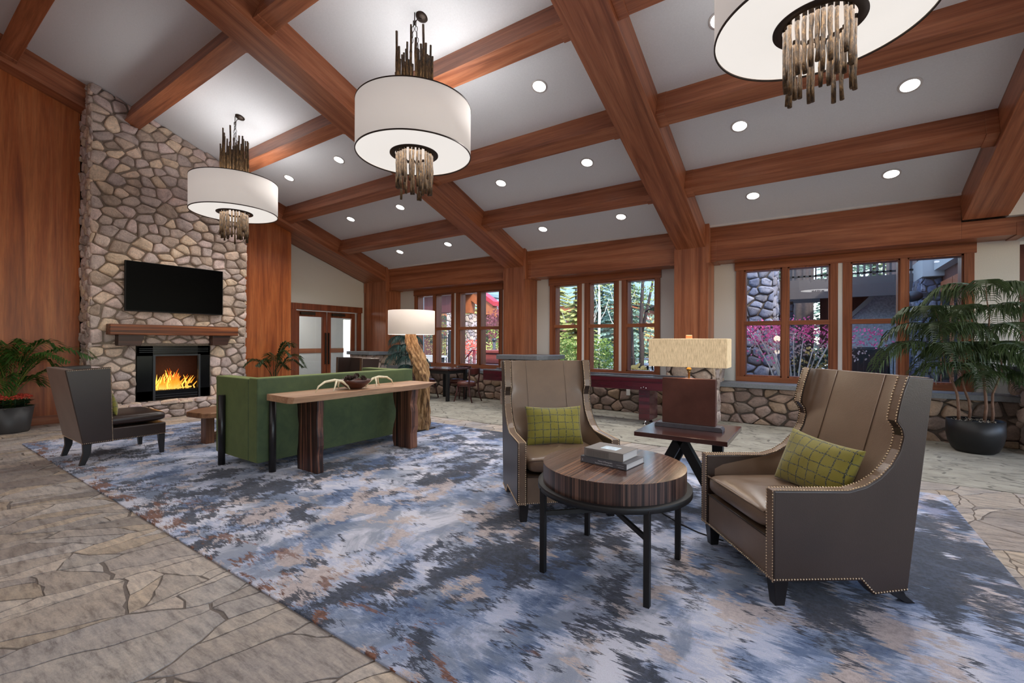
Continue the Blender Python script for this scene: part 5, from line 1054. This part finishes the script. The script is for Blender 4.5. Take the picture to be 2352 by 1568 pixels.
def patio_set(x, y, lab, seed):
    t = thing('patio_table', 'round iron patio table '+lab, 'table', (x, y, -.03), group='iron patio tables'); mesh('table_top', MB().lathe([(0, .70), (.55, .70), (.55, .73), (0, .73)], 32), 'pewter', t)
    for k in range(4): a = k*PI/2+.4; mesh('leg', MB().tube([(.1*math.cos(a), .1*math.sin(a), .7), (.2*math.cos(a), .2*math.sin(a), .4), (.12*math.cos(a), .12*math.sin(a), .2), (.42*math.cos(a), .42*math.sin(a), 0)], .014, 6), 'black_matte', t)
    for k in range(3):
        a = k*2.1+seed; cx, cy = x+.95*math.cos(a), y+.95*math.sin(a); c = thing('patio_chair', 'black iron patio chair at the round table '+lab, 'chair', (cx, cy, -.03), a+PI/2, 'iron patio chairs '+lab)
        mesh('seat', MB().box(-.22, .22, -.22, .22, .42, .45), 'black_matte', c); mesh('back_frame', MB().tube([(-.2, -.22, .42), (-.2, -.28, .9), (0, -.29, .98), (.2, -.28, .9), (.2, -.22, .42)], .012, 6), 'black_matte', c)
        for dx in (-.2, .2):
            for dy in (-.2, .2): mesh('leg', MB().tube([(dx, dy, 0), (dx, dy, .43)], .011, 6), 'black_matte', c)
patio_set(-3.85, 12.3, 'near the forked tree', .4); patio_set(-5.0, 16.5, 'farther off towards the pool', 1.7)
# right window: chimney breast, balcony, wing with doors
t = thing('outdoor_stone_chimney', 'big grey stone chimney outside the left pane of right window', 'chimney', (-1.35, 11.2, -.05)); mesh('core', MB().box(-.6, .55, .03, 1.0, 0, 5.2), 'mortar_dark', t); b = MB()
GP = [srgb(160, 160, 172), srgb(140, 142, 156), srgb(176, 172, 178), srgb(128, 130, 146), srgb(150, 144, 146)]
lay(b, [(-.62, 0), (.57, 0), (.57, 5.2), (-.62, 5.2)], lambda u, v: (u, .03, v), (0, -1, 0), .20, .03, .08, 1.25, 111, GP); lay(b, [(0, 0), (1, 0), (1, 5.2), (0, 5.2)], lambda u, v: (.55, u, v), (1, 0, 0), .2, .03, .07, 1.2, 112, GP); mesh('stonework', b, 'fieldstone_outdoor', t)
t = thing('upper_balcony', 'dark timber balcony with slatted rail seen through the right window', 'balcony', (.4, 13.0, 0)); mesh('fascia', MB().box(-1.4, 1.55, 0, .12, 2.36, 2.82), 'out_soffit', t); mesh('deck', MB().box(-1.4, 1.6, .1, 3.2, 2.5, 2.62), 'out_soffit', t); mesh('handrail', MB().box(-1.4, 1.55, .0, .06, 3.95, 4.02), 'black_matte', t)
mesh('bottom_rail', MB().box(-1.4, 1.55, .0, .05, 2.88, 2.92), 'black_matte', t)
for k in range(26): mesh('baluster', MB().box(-1.38+k*.115, -1.34+k*.115, .0, .04, 2.82, 3.98), 'out_soffit', t)
t = thing('pine_trunk', 'thick rugged pine trunk standing under the balcony outside', 'tree', (-.42, 17.0, -.05)); mesh('bark', MB().grid(lambda u, v: ((.29+.03*math.sin(u*40))*math.cos(2*PI*u), (.29+.03*math.sin(u*40))*math.sin(2*PI*u), v*6), 80, 4), 'dark_bark', t)
t = thing('stone_pillar', 'shaded stone pillar under the balcony beside pine trunk', 'pillar', (-.75, 14.2, -.05)); mesh('core', MB().box(-.2, .2, 0, .4, 0, 2.45), 'mortar_dark', t); b = MB(); lay(b, [(-.22, 0), (.22, 0), (.22, 2.4), (-.22, 2.4)], lambda u, v: (u, 0, v), (0, -1, 0), .17, .02, .05, 1.2, 113, GP); mesh('stonework', b, 'fieldstone_outdoor', t)
t = thing('outdoor_staircase', 'white roughcast stair wall with diagonal coping beyond right window', 'staircase', (.95, 14.2, -.05)); mesh('wall', MB().prism([(-.35, 0), (.8, 0), (.8, 2.7), (.42, 2.7), (-.35, 1.85)], 'y', 0, .25), 'roughcast', t); mesh('coping', MB().prism([(-.42, 1.80), (-.42, 1.92), (.36, 2.78), (.36, 2.62)], 'y', -.05, .3), 'out_fascia_white', t)
mesh('timber_cladding', MB().box(-.9, .5, .5, .6, 1.2, 3.0), 'out_redwood', t)
fence('iron_fence', 'black iron fence below the stair wall outside right window', .45, 1.5, 12.6, .0, 1.15, .1)
t = thing('covered_grill', 'black covered grill standing in shade outside the right window', 'grill', (.95, 13.2, -.05)); mesh('cover', MB().prism([(-.4, 0), (.4, 0), (.38, 1.05), (.25, 1.25), (-.25, 1.25), (-.38, 1.05)], 'y', -.25, .25), 'black_matte', t, bevel=.05)
t = thing('lodge_wing', 'lodge wing with orange wooden doors and stone piers, right window', 'building', (2.02, 13.0, 0))
mesh('wall', MB().box(0.02, 1.2, -3.6, 8, -.05, 4.4), 'out_redwood', t); mesh('floor_slab', MB().box(-.9, 0, -3.6, 7, -.05, .12), 'out_patio', t)
mesh('eave', MB().box(-.30, .1, -1.05, 7, 2.62, 3.0), 'out_fascia_white', t); mesh('eave', MB().box(-.14, .1, -3.6, -1.1, 2.72, 3.3), 'out_fascia_white', t)
for k, (ya, yb) in enumerate(((-2.9, -1.95), (-1.9, -1.0), (.95, 1.85), (1.9, 2.8), (4.6, 5.5))):
    d = mesh('door', MB().box(-.03, .01, ya, yb, .12, 2.5), 'out_orange', t, bevel=.004); mesh('pane', MB().box(-.036, -.03, ya+.15, yb-.15, .4, 2.3), 'black_glossy', d)
for ya, yb in ((-.85, .75), (3.0, 4.2)):
    p_ = mesh('pier', MB().box(-.28, .02, ya, yb, .1, 2.6), 'mortar_dark', t); b = MB(); lay(b, [(ya, .1), (yb, .1), (yb, 2.6), (ya, 2.6)], lambda u, v: (-.28, u, v), (-1, 0, 0), .2, .02, .06, 1.2, 115+int(ya), GP); lay(b, [(-.3, .1), (.02, .1), (.02, 2.6), (-.3, 2.6)], lambda u, v: (u, ya, v), (0, -1, 0), .17, .02, .05, 1.1, 118+int(ya), GP); mesh('stonework', b, 'fieldstone_outdoor', p_)
t = thing('flood_light', 'round black flood light on a bracket outside the right window', 'lamp', (1.62, 11.4, 2.20)); mesh('housing', MB().lathe([(0, -.02), (.05, -.02), (.09, .04), (.105, .14), (.10, .17)], 28), 'dark_grey_metal', t, rot=(0, -PI/2-.1, 0)); mesh('lens', MB().disc(.10, .165, n=28), 'black_glossy', t, rot=(0, -PI/2-.1, 0)); mesh('bracket', MB().box(.02, .34, -.03, .03, -.03, .05), 'dark_grey_metal', t)
r_ = random.Random(55)
st = []
for k in range(16):
    a = r_.uniform(-1.05, 1.05); top = r_.uniform(1.2, 1.85); st.append([(a*.15, 0, 0, .018), (a*.5, r_.uniform(-.2, .2), top*.5, .012), (a*.9, r_.uniform(-.3, .3), top*.85, .007), (a*1.15, r_.uniform(-.3, .3), top, .003)])
plant('pink_bush', 'bush with bright pink leaves outside the right window', 'shrub', (-.35, 10.2, -.05), st, [((-.55, 0, 1.55), (.45, .3, .26), 340), ((-.1, 0, 1.6), (.5, .3, .28), 330), ((.5, 0, 1.5), (.4, .3, .22), 150), ((1.1, 0, 1.45), (.4, .3, .2), 110), ((-.5, 0, 1.15), (.3, .3, .3), 60)], 'out_pink', 'birch_bark', .055, 56, sec=('out_palepink', [((-.3, .1, 1.35), (.6, .3, .35), 420), ((.7, .1, 1.25), (.6, .3, .25), 120)]))
plant('rhododendron', 'dark leaved bush below the pink one outside', 'shrub', (-.1, 10.9, -.05), [[(0, 0, 0), (0, 0, .7)]], [((0, 0, .75), (.5, .35, .5), 500)], 'out_dark', size=.09, seed=57, sec=('out_straw', [((0, -.1, .95), (.4, .3, .35), 110)]))
